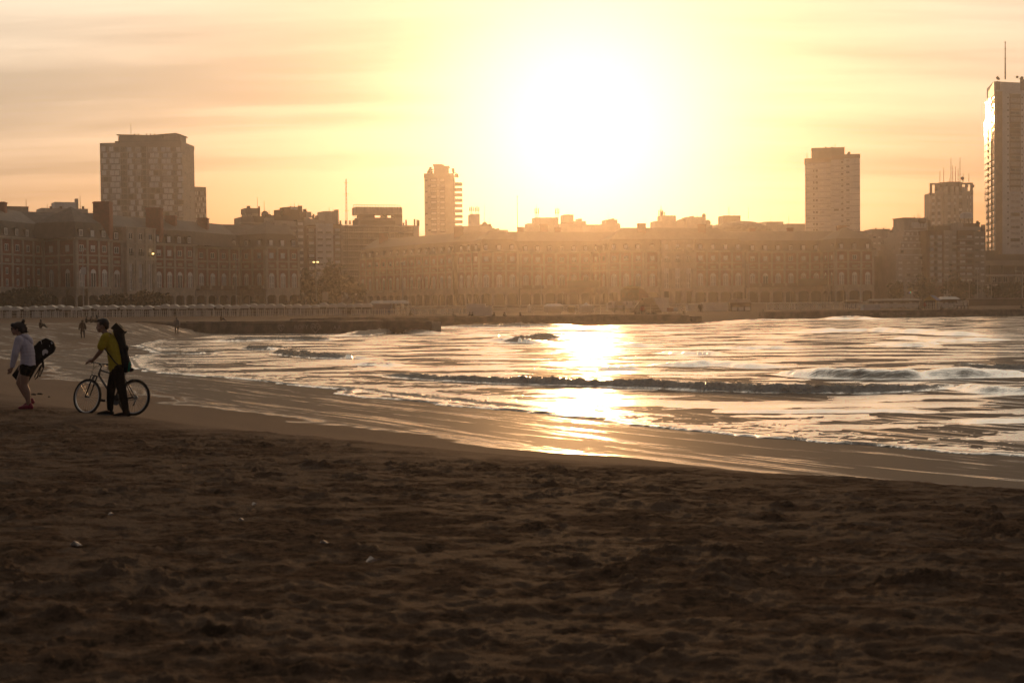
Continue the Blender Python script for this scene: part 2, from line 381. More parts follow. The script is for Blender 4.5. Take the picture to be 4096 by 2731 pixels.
r2 = g.noise(g.mapv(tc, (1.4, 3.6, 1), (0, 0, R(-7))), 4.5, 4, .6, .3)
hh = g.m('ADD', r1, g.m('ADD', g.m('MULTIPLY', r2, .35), g.m('MULTIPLY', g.m('MULTIPLY', bub, fm), 3.0)))
nb = g.bump(hh, .5, .045); g.L(nb, b.inputs['Normal'])
fr_ = g.n('ShaderNodeLayerWeight'); fr_.inputs[0].default_value = .5; g.L(nb, fr_.inputs['Normal']); gl = g.n('ShaderNodeBsdfGlossy'); gl.inputs[0].default_value = (.93, .93, .92, 1); gl.inputs['Roughness'].default_value = .15; g.L(nb, gl.inputs['Normal'])
wx = g.n('ShaderNodeMixShader'); g.put(wx.inputs[0], g.m('MULTIPLY', g.ss(fr_.outputs['Facing'], .50, .75, .03, .96), g.m('SUBTRACT', 1, fm))); g.L(b.outputs[0], wx.inputs[1]); g.L(gl.outputs[0], wx.inputs[2])
tr = g.n('ShaderNodeBsdfTranslucent'); g.put(tr.inputs[0], (.62, .55, .46, 1)); mx = g.n('ShaderNodeMixShader'); g.put(mx.inputs[0], g.m('MULTIPLY', fm, .42)); g.L(wx.outputs[0], mx.inputs[1]); g.L(tr.outputs[0], mx.inputs[2]); g.L(mx.outputs[0], out.inputs[0])

X, Y = fan(26, 330, 1.0042, 1.0046, 860, 26)
zg, s = ground(X, Y)
off = np.maximum(-s, 0)                                  # metres out from the water's edge
calm = sstep(0, 14, off)
z = np.zeros(X.shape)
z += calm*(.055*fbm(X*.14, Y*.33, 1, 4, .55)+.005*fbm(X*.7, Y*1.5, 2, 5, .6))*(.8+.5*sstep(60, 130, Y))
z += .005*fbm(X*1.6, Y*3.0, 6, 4, .62)*(.45+.55*calm)
foam = np.zeros(X.shape); film = sstep(20, 1, off)*.16
s0 = .25+.55*fbm(X*.45, Y*.45, 33, 4, .55)+.12*fbm(X*2.5, Y*2.5, 34, 3)
z += .055*np.exp(-((s-s0+.15)/.45)**2); z -= np.maximum(0, s-s0)*.75; foam += .62*np.exp(-((s+.05)/.22)**2)
foam += .30*sstep(.15, .5, fbm(X*.5, Y*1.1, 70, 4, .6))*sstep(4, .5, off)*(off > 0)
# waves: crest line in pixels at the sea level, height (m), front width, back width, foam, ends fade
WAVES = [
 ([(1495,1496),(1579,1508),(1757,1520),(1995,1532),(2293,1541),(2650,1553),(3056,1569),(3442,1572),(3650,1563),(3828,1543)], (.18, .36), .34, 1.5, 1.0),
 ([(3120,1494),(3230,1504),(3353,1511),(3590,1514),(3828,1508),(4000,1503),(4130,1500)], .38, .7, 1.9, .05),
 ([(3840,1552),(3946,1568),(4096,1573),(4300,1577)], .22, .5, 1.4, .25),
 ([(3815,1468),(3887,1479),(4096,1480),(4300,1478)], .26, .5, 1.6, .9),
 ([(2013,1369),(2060,1371),(2114,1367),(2180,1356),(2240,1352)], .42, .7, 3.4, 1.0),
 ([(2197,1322),(2250,1325),(2329,1327),(2420,1328)], .3, 1.0, 3, .1),
 ([(2600,1462),(2759,1465),(2842,1458),(2973,1468),(3080,1474)], .24, .6, 2.0, .04),
 ([(2400,1480),(2480,1478),(2560,1476)], .16, .5, 1.2, .1),
 ([(3200,1334),(3330,1326),(3483,1324),(3660,1332),(3828,1341),(4000,1346)], .36, 1.0, 3.2, .0),
 ([(2842,1645),(3175,1648),(3531,1643),(3756,1649)], .075, .35, .9, .15),
 ([(3850,1688),(4096,1685),(4300,1683)], .08, .35, .9, .1),
 ([(1105,1410),(1147,1419),(1289,1432),(1350,1433),(1415,1427)], .26, .55, 1.8, 1.0),
 ([(975,1394),(1059,1398),(1136,1390)], .25, .7, 1.5, .9),
 ([(868,1367),(983,1363),(1097,1359),(1200,1360),(1346,1361)], .30, .8, 2.4, .9),
 ([(634,1396),(711,1391)], .10, .5, 1, .8), ([(623,1411),(700,1413),(791,1414),(891,1406)], .14, .5, 1.2, .8),
 ([(1380,1346),(1440,1342),(1506,1335),(1591,1331),(1676,1334),(1715,1338)], .42, .9, 2.2, .9),
 ([(1740,1312),(1850,1310),(2000,1308),(2100,1306),(2200,1305),(2320,1303)], .42, 1.3, 3.0, .6),
 ([(1860,1340),(1960,1344),(2040,1342)], .2, .8, 2, .1),
 ([(3330,1279),(3400,1276),(3470,1279)], .5, 1.6, 3, .4), ([(2950,1284),(3100,1281),(3250,1278)], .22, 1.2, 3, .5),
 ([(1440,1462),(1500,1459),(1560,1464)], .16, .5, 1.2, .4), ([(2640,1412),(2760,1418),(2900,1412)], .18, .7, 2.2, 0), ([(2950,1398),(3060,1392),(3180,1397)], .2, .7, 2.2, 0),
 ([(3500,1378),(3620,1384),(3760,1374)], .2, .8, 2.4, 0), ([(2420,1395),(2520,1388),(2640,1384)], .24, .8, 2.4, 0), ([(3560,1352),(3800,1366),(4050,1360)], .2, .9, 2.6, 0),
 ([(1180,1540),(1330,1549),(1480,1562),(1700,1587),(1900,1606),(2100,1627),(2300,1645)], .05, .5, .9, .55),
]
SPRAY = []
TA = math.tan(R(26))
wig = fbm(X*.45, Y*.45, 90, 4, .6); wig2 = fbm(X*2.0, Y*2.0, 95, 5, .7)
for k, (pts, h, wf, wb, fo) in enumerate(WAVES):
    P = zl(pts)
    x0, x1 = min(p[0] for p in P)-8, max(p[0] for p in P)+8; y0, y1 = min(p[1] for p in P)-12, max(p[1] for p in P)+12
    msk = (X > x0) & (X < x1) & (Y > y0) & (Y < y1)
    xs_, ys_ = X[msk], Y[msk]
    d, t, sd = polydist(xs_, ys_, P)
    w1 = wig[msk]; w2 = wig2[msk]
    # signed distance: + towards the camera
    L = P[-1][0]-P[0][0]; sgn = -sd if L > 0 else sd
    dd = d*sgn + .35*w1*wf
    env = np.minimum(1, np.minimum(t, 1-t)*6.)**.7 * (1+.28*fbm(t*9+k, t*0+k*3.1, 7, 3)+(.16 if fo > .5 else .06)*fbm(t*75+k, t*0+k*1.7, 8, 3))
    endd = np.where((t <= 0) | (t >= 1), np.exp(-(d/ (2*wf))**2), 1)
    prof = np.where(dd > 0, np.exp(-(dd/wf)**2), np.exp(-(dd/wb)**2))
    if isinstance(h, tuple): h = h[0]+(h[1]-h[0])*t
    hgt = h*env*endd*prof
    fr = np.exp(-((dd-.25*wf)/(wf*.9))**2)*env*endd
    if fo > .3: hgt = hgt+fr*fo*(.20*h*w2+.03*w1)
    z[msk] += hgt-.12*h*env*endd*np.exp(-((dd-1.6*wf)/wf)**2)
    foam[msk] = np.maximum(foam[msk], fo*fr*1.15)
    if fo > .5: film[msk] = np.maximum(film[msk], .8*env*endd*np.exp(-((dd+2.5*wb)/(2.5*wb))**2))
    if fo >= .55:                                     # tumbling foam: clumps sitting on the broken front
        segL = [math.hypot(P[i+1][0]-P[i][0], P[i+1][1]-P[i][1]) for i in range(len(P)-1)]; tot_ = sum(segL); n_ = int(min(2200, tot_*(38 if P[0][1] < 90 else 50)))
        hm_ = WAVES[k][1]; hm_ = max(hm_) if isinstance(hm_, tuple) else hm_
        for q in range(n_):
            u_ = rng.random()*tot_; i_ = 0
            while u_ > segL[i_] and i_ < len(segL)-1: u_ -= segL[i_]; i_ += 1
            f_ = u_/segL[i_]; px_, py_ = P[i_][0]+(P[i_+1][0]-P[i_][0])*f_, P[i_][1]+(P[i_+1][1]-P[i_][1])*f_
            nx_, ny_ = (P[i_+1][1]-P[i_][1])/segL[i_], -(P[i_+1][0]-P[i_][0])/segL[i_]
            if ny_ > 0: nx_, ny_ = -nx_, -ny_
            o_ = rng.normal(.12, .55)*wf; SPRAY.append((px_+nx_*o_, py_+ny_*o_, min(1, 4*min((sum(segL[:i_])+u_)/tot_, 1-(sum(segL[:i_])+u_)/tot_)), hm_))
keep = (s < 1.6) & (sdf(X, Y, TERR) < 3)
inst('sea', grid_mesh('sea', X, Y, z, mw, dict(foam=np.clip(foam, 0, 1), film=np.clip(film, 0, 1)), keep), kind='structure', label='bright choppy sea with small breaking waves')

# foam clumps
mf = bpy.data.materials.new('tumbling_foam'); mf.use_nodes = True; g = G(mf.node_tree)
d_ = g.n('ShaderNodeBsdfDiffuse'); d_.inputs[0].default_value = (.92, .88, .82, 1); t_ = g.n('ShaderNodeBsdfTranslucent'); t_.inputs[0].default_value = (.80, .73, .62, 1); mx = g.n('ShaderNodeMixShader'); mx.inputs[0].default_value = .72
g.L(d_.outputs[0], mx.inputs[1]); g.L(t_.outputs[0], mx.inputs[2]); g.L(mx.outputs[0], g.n('ShaderNodeOutputMaterial').inputs[0])
ph = (1+5**.5)/2; ICO = np.array([(-1,ph,0),(1,ph,0),(-1,-ph,0),(1,-ph,0),(0,-1,ph),(0,1,ph),(0,-1,-ph),(0,1,-ph),(ph,0,-1),(ph,0,1),(-ph,0,-1),(-ph,0,1)])/1.9
IF = [(0,11,5),(0,5,1),(0,1,7),(0,7,10),(0,10,11),(1,5,9),(5,11,4),(11,10,2),(10,7,6),(7,1,8),(3,9,4),(3,4,2),(3,2,6),(3,6,8),(3,8,9),(4,9,5),(2,4,11),(6,2,10),(8,6,7),(9,8,1)]
YR = Y[:, 0]; V = []; FF = []
for (px_, py_, e_, hm_) in SPRAY:
    i_ = min(len(YR)-1, int(np.searchsorted(YR, py_))); j_ = int(round((px_/py_+TA)/(2*TA)*(X.shape[1]-1)))
    if not 0 <= j_ < X.shape[1]: continue
    r_ = (.012+.036*rng.random()**2.2)*(.6+.9*hm_)*(1 if py_ < 90 else 1.7)*(.35+.65*e_); zc_ = z[i_, j_]+r_*.2+(rng.random() < .05)*rng.random()*.22*hm_*e_
    o_ = len(V); q_ = ICO*r_*rng.uniform(.7, 1.25, (12, 3))*(1.5, 1, .75)+(px_, py_, zc_); V += q_.tolist(); FF += [(a+o_, b_+o_, c_+o_) for a, b_, c_ in IF]
fm_ = MB(); fm_.v = V; fm_.f = FF; fm_.build('foam', mf, kind='stuff', smooth=True, label='white foam tumbling on the breaking waves')

# ------------------------------------------------------------------ sea walls
conc = mat('sea_wall_concrete', (.19, .15, .115), .9, .45, .8, .6, 6, stain=.6)
def wall(name, label, a, b, zt, th, batter=.5, endbat=.6):
    a = Vector((*a, 0)); b = Vector((*b, 0)); u = (b-a).normalized(); n = Vector((u.y, -u.x, 0)); L = (b-a).length
    root = thing(name, label, 'sea wall', (a.x, a.y, 0), math.atan2(u.y, u.x))
    m = MB(); k = max(6, int(L/2.2)); prof = []
    for i in range(k+1):
        t = i/k; x = L*t; j = random.uniform(-.05, .05); f = endbat if i == k else 0
        m.v += [(x+f, -batter+j, -1.6), (x+f*.2, -batter*.2+j*.6, zt*.62+random.uniform(-.06, .06)), (x, j*.4, zt+random.uniform(-.05, .03)), (x, th, zt+random.uniform(-.04, .04)), (x, th, -1.6)]
    for i in range(k):
        for q in range(4): o = i*5+q; m.f.append((o, o+5, o+6, o+1))
    m.f += [(0, 1, 2, 3, 4), tuple(k*5+q for q in (4, 3, 2, 1, 0))]
    m.build('wall_body', conc, root)
    cap = MB(); e = MB()
    x = 0
    while x < L-1.2:
        w = random.uniform(2.2, 3.4); w = min(w, L-x)
        c = MB(); c.box((x+.03, -.06, zt+.03), (x+w-.03, th*.8, zt+.03+random.uniform(.08, .16))); c.build('coping_slab', conc, root); x += w
    return root
wall('groyne', 'low concrete groyne ending in the surf left of centre, with painted names', G1A, G1B, 1.28, 2.6)
g1 = COL.objects['groyne']
wall('breakwater', 'long concrete breakwater behind the surf at the middle of the beach', W2A, W2B, 1.22, 3)
wall('breakwater', 'lower stepped concrete block at the end of the long breakwater', (W2B[0]+.4, W2B[1]), W2C, .78, 3, .3, .1)
w3 = wall('breakwater', 'dark concrete sea wall across the water at the right', W3A, W3B, 1.12, 3)
w3.rotation_euler.z = w3.rotation_euler.z
graf = mat('faded_paint', (.42, .36, .30), .9, .2)
def text_mesh(name, body, size, m, parent, loc, rot, ext=.01, label=None):
    c = bpy.data.curves.new(name, 'FONT'); c.body = body; c.size = size; c.extrude = ext; c.resolution_u = 2
    t = bpy.data.objects.new('tmp', c); COL.objects.link(t)
    me = bpy.data.meshes.new_from_object(t.evaluated_get(bpy.context.evaluated_depsgraph_get())); bpy.data.objects.remove(t)
    me.materials.clear(); me.materials.append(m); me.name = name
    o = inst(name, me, parent, loc); o.rotation_euler = rot
    if label: o['label'] = label
    return o
def on_wall(root, px, z):
    a = root.location; u = Vector((math.cos(root.rotation_euler.z), math.sin(root.rotation_euler.z), 0))
    r = ray(px, 1300); # intersect in plan
    t = (a.y*r.x/r.y-a.x)/(u.x-u.y*r.x/r.y); return t
def ring(mb, cx, cz, r, heart=True, n=22, th=.035, y=0):
    pts = []
    for i in range(n+1):
        a = 2*math.pi*i/n
        pts.append((cx+r*1.05*16*math.sin(a)**3/16, y, cz+r*(13*math.cos(a)-5*math.cos(2*a)-2*math.cos(3*a)-math.cos(4*a))/15))
    mb.tube(pts, th, 4, False)
yw = -.33
for body, px, zt, sz in (('ROFY', 1183, .50, .75), ('PAYA', 1252, .52, .55), ('S y', 1122, .55, .42), ('A A', 1340, .5, .6)):
    text_mesh('graffiti', body, sz, graf, g1, (on_wall(g1, px, zt), yw-.09, zt), (R(82), 0, 0))
hm = MB(); ring(hm, on_wall(g1, 1268, .7), .66, .58, y=yw-.07); hm.build('painted_heart', graf, g1)
hm = MB(); ring(hm, on_wall(g1, 1131, .7), .66, .40, y=yw-.07); hm.build('painted_heart', graf, g1)
for body, px in (('CARMEN', 3395), ('IM', 3476), ('CRIST', 3512), ('Y SUFRO', 3570)):
    text_mesh('graffiti', body, .62, graf, w3, (on_wall(w3, px, .5), yw-.1, .42), (R(82), 0, 0))

# ------------------------------------------------------------------ haze: the sea air, one closed box
hz = bpy.data.materials.new('haze_air'); hz.use_nodes = True; g = G(hz.node_tree)
pv = g.n('ShaderNodeVolumePrincipled'); pv.inputs['Color'].default_value = (1, .93, .84, 1); pv.inputs['Density'].default_value = HAZE_D; pv.inputs['Anisotropy'].default_value = HAZE_G
g.L(pv.outputs[0], g.n('ShaderNodeOutputMaterial').inputs['Volume'])
hb = MB(); hb.box((-500, -60, -4.3), (560, 860, 150)); hb.build('haze', hz, kind='stuff')
# ------------------------------------------------------------------ materials for the town
stone = mat('facade_stone', (.45, .37, .30), .88, .25, .5, stain=.45)
brick = mat('red_brick', (.27, .085, .056), .92, .3, 1.2, .3, 9)
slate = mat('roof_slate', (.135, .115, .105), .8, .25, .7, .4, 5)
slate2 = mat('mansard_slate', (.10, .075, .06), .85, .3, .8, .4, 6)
glass = mat('window_glass', (.04, .04, .045), .12, .2, .4, spec=.6)
white = mat('window_paint', (.82, .78, .73), .6, .12)
blind = mat('roller_blind', (.74, .70, .66), .7, .12, .6)
curtain = mat('curtain', (.42, .38, .36), .9, .35, 1.5)
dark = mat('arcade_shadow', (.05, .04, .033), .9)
ZB = 2.03
# storeys of the two long brick buildings, metres above the promenade
ZA, ZBAND, ZW0, ZW1, ZS1, ZP0, ZP1, ZS2, ZU0, ZU1, ZC, ZR = 4.3, 6.0, 6.35, 11.3, 12.3, 13.1, 13.95, 14.8, 15.95, 17.75, 19.0, 19.65

def wall_grid(mb, T, L, z0, z1, holes, rev=.35):
    # wall strip on the plane n=0 with rectangular or arched openings; holes: (u0, u1, z0, z1, arch)
    us = sorted({0., L} | {h[0] for h in holes} | {h[1] for h in holes}); zs = sorted({z0, z1} | {h[2] for h in holes} | {h[3] for h in holes})
    for i in range(len(us)-1):
        for j in range(len(zs)-1):
            uc, zc = (us[i]+us[i+1])/2, (zs[j]+zs[j+1])/2
            if any(h[0] < uc < h[1] and h[2] < zc < h[3] for h in holes): continue
            mb.add([T(us[i], 0, zs[j]), T(us[i+1], 0, zs[j]), T(us[i+1], 0, zs[j+1]), T(us[i], 0, zs[j+1])], [(0, 1, 2, 3)])
    for u0, u1, a, b, arch in holes:
        r = (u1-u0)/2; um = (u0+u1)/2
        if arch:
            rise = r*arch; k = 10; sp = b-rise
            arc = [(um-r*math.cos(math.pi*q/k), sp+rise*math.sin(math.pi*q/k)) for q in range(k+1)]
            for q in range(k):
                c = (u0, b) if q < k/2 else (u1, b)
                mb.add([T(c[0], 0, c[1]), T(arc[q][0], 0, arc[q][1]), T(arc[q+1][0], 0, arc[q+1][1])], [(0, 1, 2)])
            edge = [(u0, a)]+arc+[(u1, a)]
        else: edge = [(u0, a), (u0, b), (u1, b), (u1, a)]
        edge.append(edge[0])
        for (p, q) in zip(edge[:-1], edge[1:]):
            mb.add([T(p[0], 0, p[1]), T(q[0], 0, q[1]), T(q[0], -rev, q[1]), T(p[0], -rev, p[1])], [(0, 1, 2, 3)])

CACHE = {}
def cached(key, f):
    if key not in CACHE: CACHE[key] = f()
    return CACHE[key]
def rect_frame(w, h, t, d, bars=(), hb=()):          # frame round (0..w, 0..h), facing -y
    m = MB(); m.box((0, -d, 0), (t, 0, h)); m.box((w-t, -d, 0), (w, 0, h)); m.box((t, -d, 0), (w-t, 0, t)); m.box((t, -d, h-t), (w-t, 0, h))
    for x in bars: m.box((x-t*.5, -d, t), (x+t*.5, 0, h-t))
    for z in hb: m.box((t, -d*.8, z-t*.35), (w-t, -.002, z+t*.35))
    return m
def top_window(kind):
    w, h = 1.75, ZU1-ZU0
    fr = cached(('uf', kind), lambda: rect_frame(w, h, .15, .16, (w/2,) if kind != 'shut' else ()).mesh('window', white))
    pm = {'shut': blind, 'half': blind, 'open': glass}[kind]
    def pane():
        m = MB()
        if kind == 'half': m.box((.15, -.09, h*.45), (w-.15, -.03, h-.15))
        else: m.box((.15, -.07, .15), (w-.15, -.01, h-.15))
        return m.mesh('blind' if kind != 'open' else 'pane', pm)
    return fr, cached(('up', kind), pane), kind
def put_top_window(root, loc, rz, kind, wsc=1, name='window'):
    fr, pn_, k = top_window(kind)
    o = inst(name, fr, root, loc, rz); o.scale = (wsc, 1, 1)
    inst('blind' if k != 'open' else 'pane', pn_, o)
    if k == 'half': inst('pane', cached('uph2', lambda: MB().box((.15, -.02, .15), (1.6, -.005, .8)).mesh('pane', glass)), o)
    return o
def put_arch_window(root, loc, rz, kind, wsc=1):
    w, h = 2.1, ZW1-ZW0; r = w/2; sp = h-r
    def frame():
        m = MB(); t = .13
        for x0, x1 in ((0, t), (w-t, w), (w/2-.09, w/2+.09)): m.box((x0, -.14, 0), (x1, 0, sp))
        m.box((t, -.12, 0), (w-t, -.003, .13)); m.box((-.05, -.2, sp-.07), (w+.05, -.005, sp+.07))
        k = 10
        for q in range(k):
            a0, a1 = math.pi*q/k, math.pi*(q+1)/k
            p = [(w/2-rr*math.cos(a), sp+rr*math.sin(a)) for a in (a0, a1) for rr in (r, r-t)]
            m.prism([p[0], p[1], p[3], p[2]], -.14, 0, 'y')
        if kind == 'cross': m.box((t, -.11, sp*.36), (w-t, -.004, sp*.36+.1))
        return m.mesh('arched_window', white)
    def lun():
        k = 12; return MB().prism([(w/2-(r-.13)*math.cos(math.pi*q/k), sp+(r-.13)*math.sin(math.pi*q/k)) for q in range(k+1)], -.09, -.02, 'y').mesh('fanlight', blind)
    def pane(): return MB().box((.13, -.06, .13), (w-.13, -.01, sp-.07)).mesh('pane', curtain if kind != 'glass' else glass)
    o = inst('arched_window', cached(('af', kind), frame), root, loc, rz); o.scale = (wsc, 1, 1)
    inst('fanlight', cached('al', lun), o); inst('pane', cached(('ap', kind), pane), o)
def dormer(root, loc, rz, kind, wsc=1):
    w, h, dp = 1.9, 2.3, 2.2
    def body():
        m = MB(); k = 8
        poly = [(-w/2, 0), (w/2, 0), (w/2, h-.45)]+[(w/2*math.cos(math.pi*q/k), h-.45+.62*math.sin(math.pi*q/k)) for q in range(1, k)]+[(-w/2, h-.45)]
        m.prism(poly, 0, dp, 'y'); return m.mesh('dormer', slate2)
    o = inst('dormer', cached('dormer', body), root, loc, rz); o.scale = (wsc, 1, 1)
    def frame():
        m = rect_frame(1.3, 1.75, .16, .1, (.65,) if kind == 'open' else ())
        m.v = [(x-.65, y, z+.18) for x, y, z in m.v]; return m.mesh('window', white)
    inst('window', cached(('df', kind), frame), o)
    inst('pane', cached(('dp', kind), lambda: MB().box((-.5, -.05, .33), (.5, -.01, 1.78)).mesh('pane', glass if kind == 'open' else blind)), o)

def pick(p): # choose window states by odds
    r = random.random(); a = 0
    for k, q in p:
        a += q
        if r < a: return k
    return p[-1][0]

def long_building(name, label, segs, roofline, pavs, chims, ref, shut):
    root = thing(name, label, 'building', (ref.x, ref.y, ZB)); org = Vector((ref.x, ref.y, ZB))
    for (xa, da), (xb, db), nb, kind in segs:
        A, B = atx(xa, da), atx(xb, db); u = (B-A).normalized(); n = Vector((u.y, -u.x, 0)); L = (B-A).length; rz = math.atan2(u.y, u.x)
        T = lambda q, m_, z, A=A, u=u, n=n: tuple(A+u*q+n*m_+Vector((0, 0, z-0)))
        def W3(q, m_, z): p = A+u*q+n*m_; return (p.x-org.x, p.y-org.y, z)
        T0 = lambda q, m_, z: (W3(q, m_, z))
        bw = L/nb; ws = min(1, bw/4.6); walls = MB(); arc = MB(); gal = MB()
        if kind == 'portico':
            pw = bw*.46; holes = []
            for i in range(nb):
                c = (i+.5)*bw; holes += [(c-pw/2, c+pw/2, .1, 4.6, 0), (c-pw/2, c+pw/2, 5.6, 13.2, 0), (c-pw*.36, c+pw*.36, ZU0-.4, ZU1, 0), (c-pw*.36, c+pw*.36, 20.1, 22.0, 0)]
            mb = MB(); wall_grid(mb, lambda q, m_, z: T0(q, m_+.9, z), L, 0, 23.4, holes, .6)
            for e in (0, L): mb.add([T0(e, .9, 0), T0(e, -3, 0), T0(e, -3, 23.4), T0(e, .9, 23.4)], [(0, 1, 2, 3)])
            mb.add([T0(0, .9, 23.4), T0(L, .9, 23.4), T0(L, -3, 23.4), T0(0, -3, 23.4)], [(0, 1, 2, 3)])
            mb.build('portico_wall', stone, root)
            for i in range(nb):
                c = (i+.5)*bw
                m = MB(); m.box((c-pw/2, .28, .1), (c+pw/2, .32, 4.6), T0); m.build('door', dark, root)
                fr = MB()
                for x in (c-pw/2+.08, c, c+pw/2-.08): fr.box((x-.07, .3, 5.6), (x+.07, .44, 13.2), T0)
                for z in (5.65, 7.4, 9.3, 11.2, 13.1): fr.box((c-pw/2, .31, z-.06), (c+pw/2, .43, z+.06), T0)
                o = fr.build('tall_window', white, root)
                m = MB(); m.box((c-pw/2+.1, .25, 11.2 if i != 1 else 9.3), (c+pw/2-.1, .29, 13.1), T0); m.build('blind', blind, o)
                m = MB(); m.box((c-pw/2+.1, .2, 5.6), (c+pw/2-.1, .24, 13.2), T0); m.build('pane', curtain, o)
                put_top_window(root, W3(c-.8*ws, .62, ZU0-.1), rz, pick(shut), ws); put_top_window(root, W3(c-.8*ws, .62, 20.1), rz, pick(shut), ws)
                m = MB()
                for z in (0, .9): m.box((c-pw*.6, .93, ZU0-.45+z), (c+pw*.6, 1.02, ZU0-.37+z), T0)
                for q in range(9): x = c-pw*.6+q*pw*1.2/8; m.box((x-.03, .94, ZU0-.4), (x+.03, 1.0, ZU0+.5), T0)
                m.build('balcony_railing', mat('iron', (.05, .045, .04)), root)
            for z in (5.0, 14.3, 18.6, 23.2): m = MB(); m.box((-.15, .903, z), (L+.15, 1.25, z+.45), T0); m.build('string_course', stone, root)
            for i in range(nb+1):
                m = MB(); x = min(max(i*bw, .5), L-.5); m.box((x-.45, .905, 0), (x+.45, 1.15, 23.2), T0); m.build('pilaster', stone, root)
            continue
        holes = []; ah = []
        for i in range(nb):
            c = (i+.5)*bw; aw = bw*.40
            if kind == 'small':
                for z in (7.0, 10.0): holes.append((c-.6*ws, c+.6*ws, z-.2, z+1.6, 0))
            else: holes.append((c-1.05*ws, c+1.05*ws, ZW0, ZW1, 1))
            holes.append((c-.87*ws, c+.87*ws, ZU0, ZU1, 0)); ah.append((c-aw, c+aw, .05, ZA, .42))
            if kind == 'small': holes[-1] = (c-.6*ws, c+.6*ws, ZU0, ZU1, 0)
        wall_grid(walls, T0, L, ZBAND, ZC, holes, .3); wall_grid(arc, T0, L, 0, ZBAND, ah, .9)
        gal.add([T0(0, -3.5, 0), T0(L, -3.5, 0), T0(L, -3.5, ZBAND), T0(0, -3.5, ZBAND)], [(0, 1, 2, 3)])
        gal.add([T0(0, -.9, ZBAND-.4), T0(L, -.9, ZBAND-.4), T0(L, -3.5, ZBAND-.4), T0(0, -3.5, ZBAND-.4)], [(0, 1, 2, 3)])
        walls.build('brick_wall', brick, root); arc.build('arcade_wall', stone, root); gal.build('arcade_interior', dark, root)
        for i in range(nb+1):                                    # stone pilasters between the bays
            c = min(max(i*bw, .45), L-.45); hw = .42 if 0 < i < nb else .46
            m = MB(); m.box((c-hw, .003, ZBAND+.5), (c+hw, .2, ZC), T0); m.build('pilaster', stone, root)
        for z, h, d in ((ZBAND-.05, .55, .3), (ZS1, .42, .26), (ZS2, .40, .26)):
            m = MB(); m.box((-.05, .004, z), (L+.05, d, z+h), T0); m.build('string_course', stone, root)
        m = MB(); m.box((-.3, -.5, ZC), (L+.3, .45, ZC+.28), T0); m.box((-.45, -.5, ZC+.28), (L+.45, .75, ZR), T0); m.build('cornice', stone, root)
        if kind == 'recess':
            m = MB(); m.box((-.2, .31, ZBAND-.05), (L+.2, 1.5, ZBAND+.2), T0); m.box((0, 1.2, ZBAND+.2), (L, 1.45, ZBAND+1.25), T0); m.build('balcony_parapet', mat('parapet_brick', (.16, .075, .05), .9), root)
            for i in range(nb+1):
                m = MB(); c = i*bw; m.box((c-.5, 1.15, ZBAND+.2), (c+.5, 1.55, ZBAND+1.4), T0); m.build('balcony_pier', stone, root)
        for i in range(nb):
            c = (i+.5)*bw
            k = pick(shut); put_top_window(root, W3(c-.87*ws, -.12, ZU0), rz, k, ws)
            if kind == 'small':
                for z in (7.0, 10.0): put_top_window(root, W3(c-.6*ws, -.12, z-.2), rz, 'open', ws*.69)
            else: put_arch_window(root, W3(c-1.05*ws, -.1, ZW0), rz, pick((('plain', .45), ('cross', .35), ('glass', .2))), ws)
            m = cached(('panel', round(ws, 2)), lambda: MB().box((-1.05*ws, -.1, 0), (1.05*ws, .02, ZP1-ZP0)).mesh('stone_panel', stone)); inst('stone_panel', m, root, W3(c, .02, ZP0), rz)
            dormer(root, W3(c, -.12, ZR+.25), rz, 'open' if k == 'open' else 'shut', ws)
            if kind != 'recess':   # keystone over each arch
                m = cached('keystone', lambda: MB().prism([(-.22, 0), (.22, 0), (.34, .8), (-.34, .8)], -.12, .002, 'y').mesh('keystone', stone)); inst('keystone', m, root, W3(c, 0, ZA-.05), rz)
    # mansard roof along the main line
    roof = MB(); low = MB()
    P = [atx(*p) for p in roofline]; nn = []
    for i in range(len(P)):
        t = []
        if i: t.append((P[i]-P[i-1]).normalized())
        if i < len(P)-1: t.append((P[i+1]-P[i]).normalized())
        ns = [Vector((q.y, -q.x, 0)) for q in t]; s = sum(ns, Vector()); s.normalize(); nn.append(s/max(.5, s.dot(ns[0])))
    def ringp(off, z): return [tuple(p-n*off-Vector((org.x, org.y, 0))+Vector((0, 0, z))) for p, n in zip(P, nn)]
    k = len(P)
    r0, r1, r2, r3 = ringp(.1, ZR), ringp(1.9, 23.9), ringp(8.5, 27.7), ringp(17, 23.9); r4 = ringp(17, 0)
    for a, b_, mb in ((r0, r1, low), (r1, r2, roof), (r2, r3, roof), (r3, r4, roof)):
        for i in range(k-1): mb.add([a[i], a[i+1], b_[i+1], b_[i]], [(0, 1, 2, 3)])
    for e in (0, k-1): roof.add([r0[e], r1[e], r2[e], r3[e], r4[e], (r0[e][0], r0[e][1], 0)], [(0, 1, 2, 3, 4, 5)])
    for (xa, da), (xb, db), dep in pavs:                        # hipped pavilion roofs
        A, B = atx(xa, da), atx(xb, db); u = (B-A).normalized(); n = Vector((u.y, -u.x, 0)); L = (B-A).length
        T0 = lambda q, m_, z: tuple(A+u*q+n*m_-Vector((org.x, org.y, 0))+Vector((0, 0, z)))
        def rr(o, z): return [T0(o, -o, z), T0(L-o, -o, z), T0(L-o, -dep+o*.2, z), T0(o, -dep+o*.2, z)]
        a, b_ = rr(-.1, ZR), rr(1.5, 24.0); h = min(L/2-1.6, 6.2); c1, c2 = T0(1.5+h, -dep*.48, 28.5), T0(L-1.5-h, -dep*.48, 28.5)
        for i in range(4): low.add([a[i], a[(i+1) % 4], b_[(i+1) % 4], b_[i]], [(0, 1, 2, 3)])
        roof.add(b_+[c1, c2], [(0, 1, 5, 4), (1, 2, 5), (2, 3, 4, 5), (3, 0, 4)])
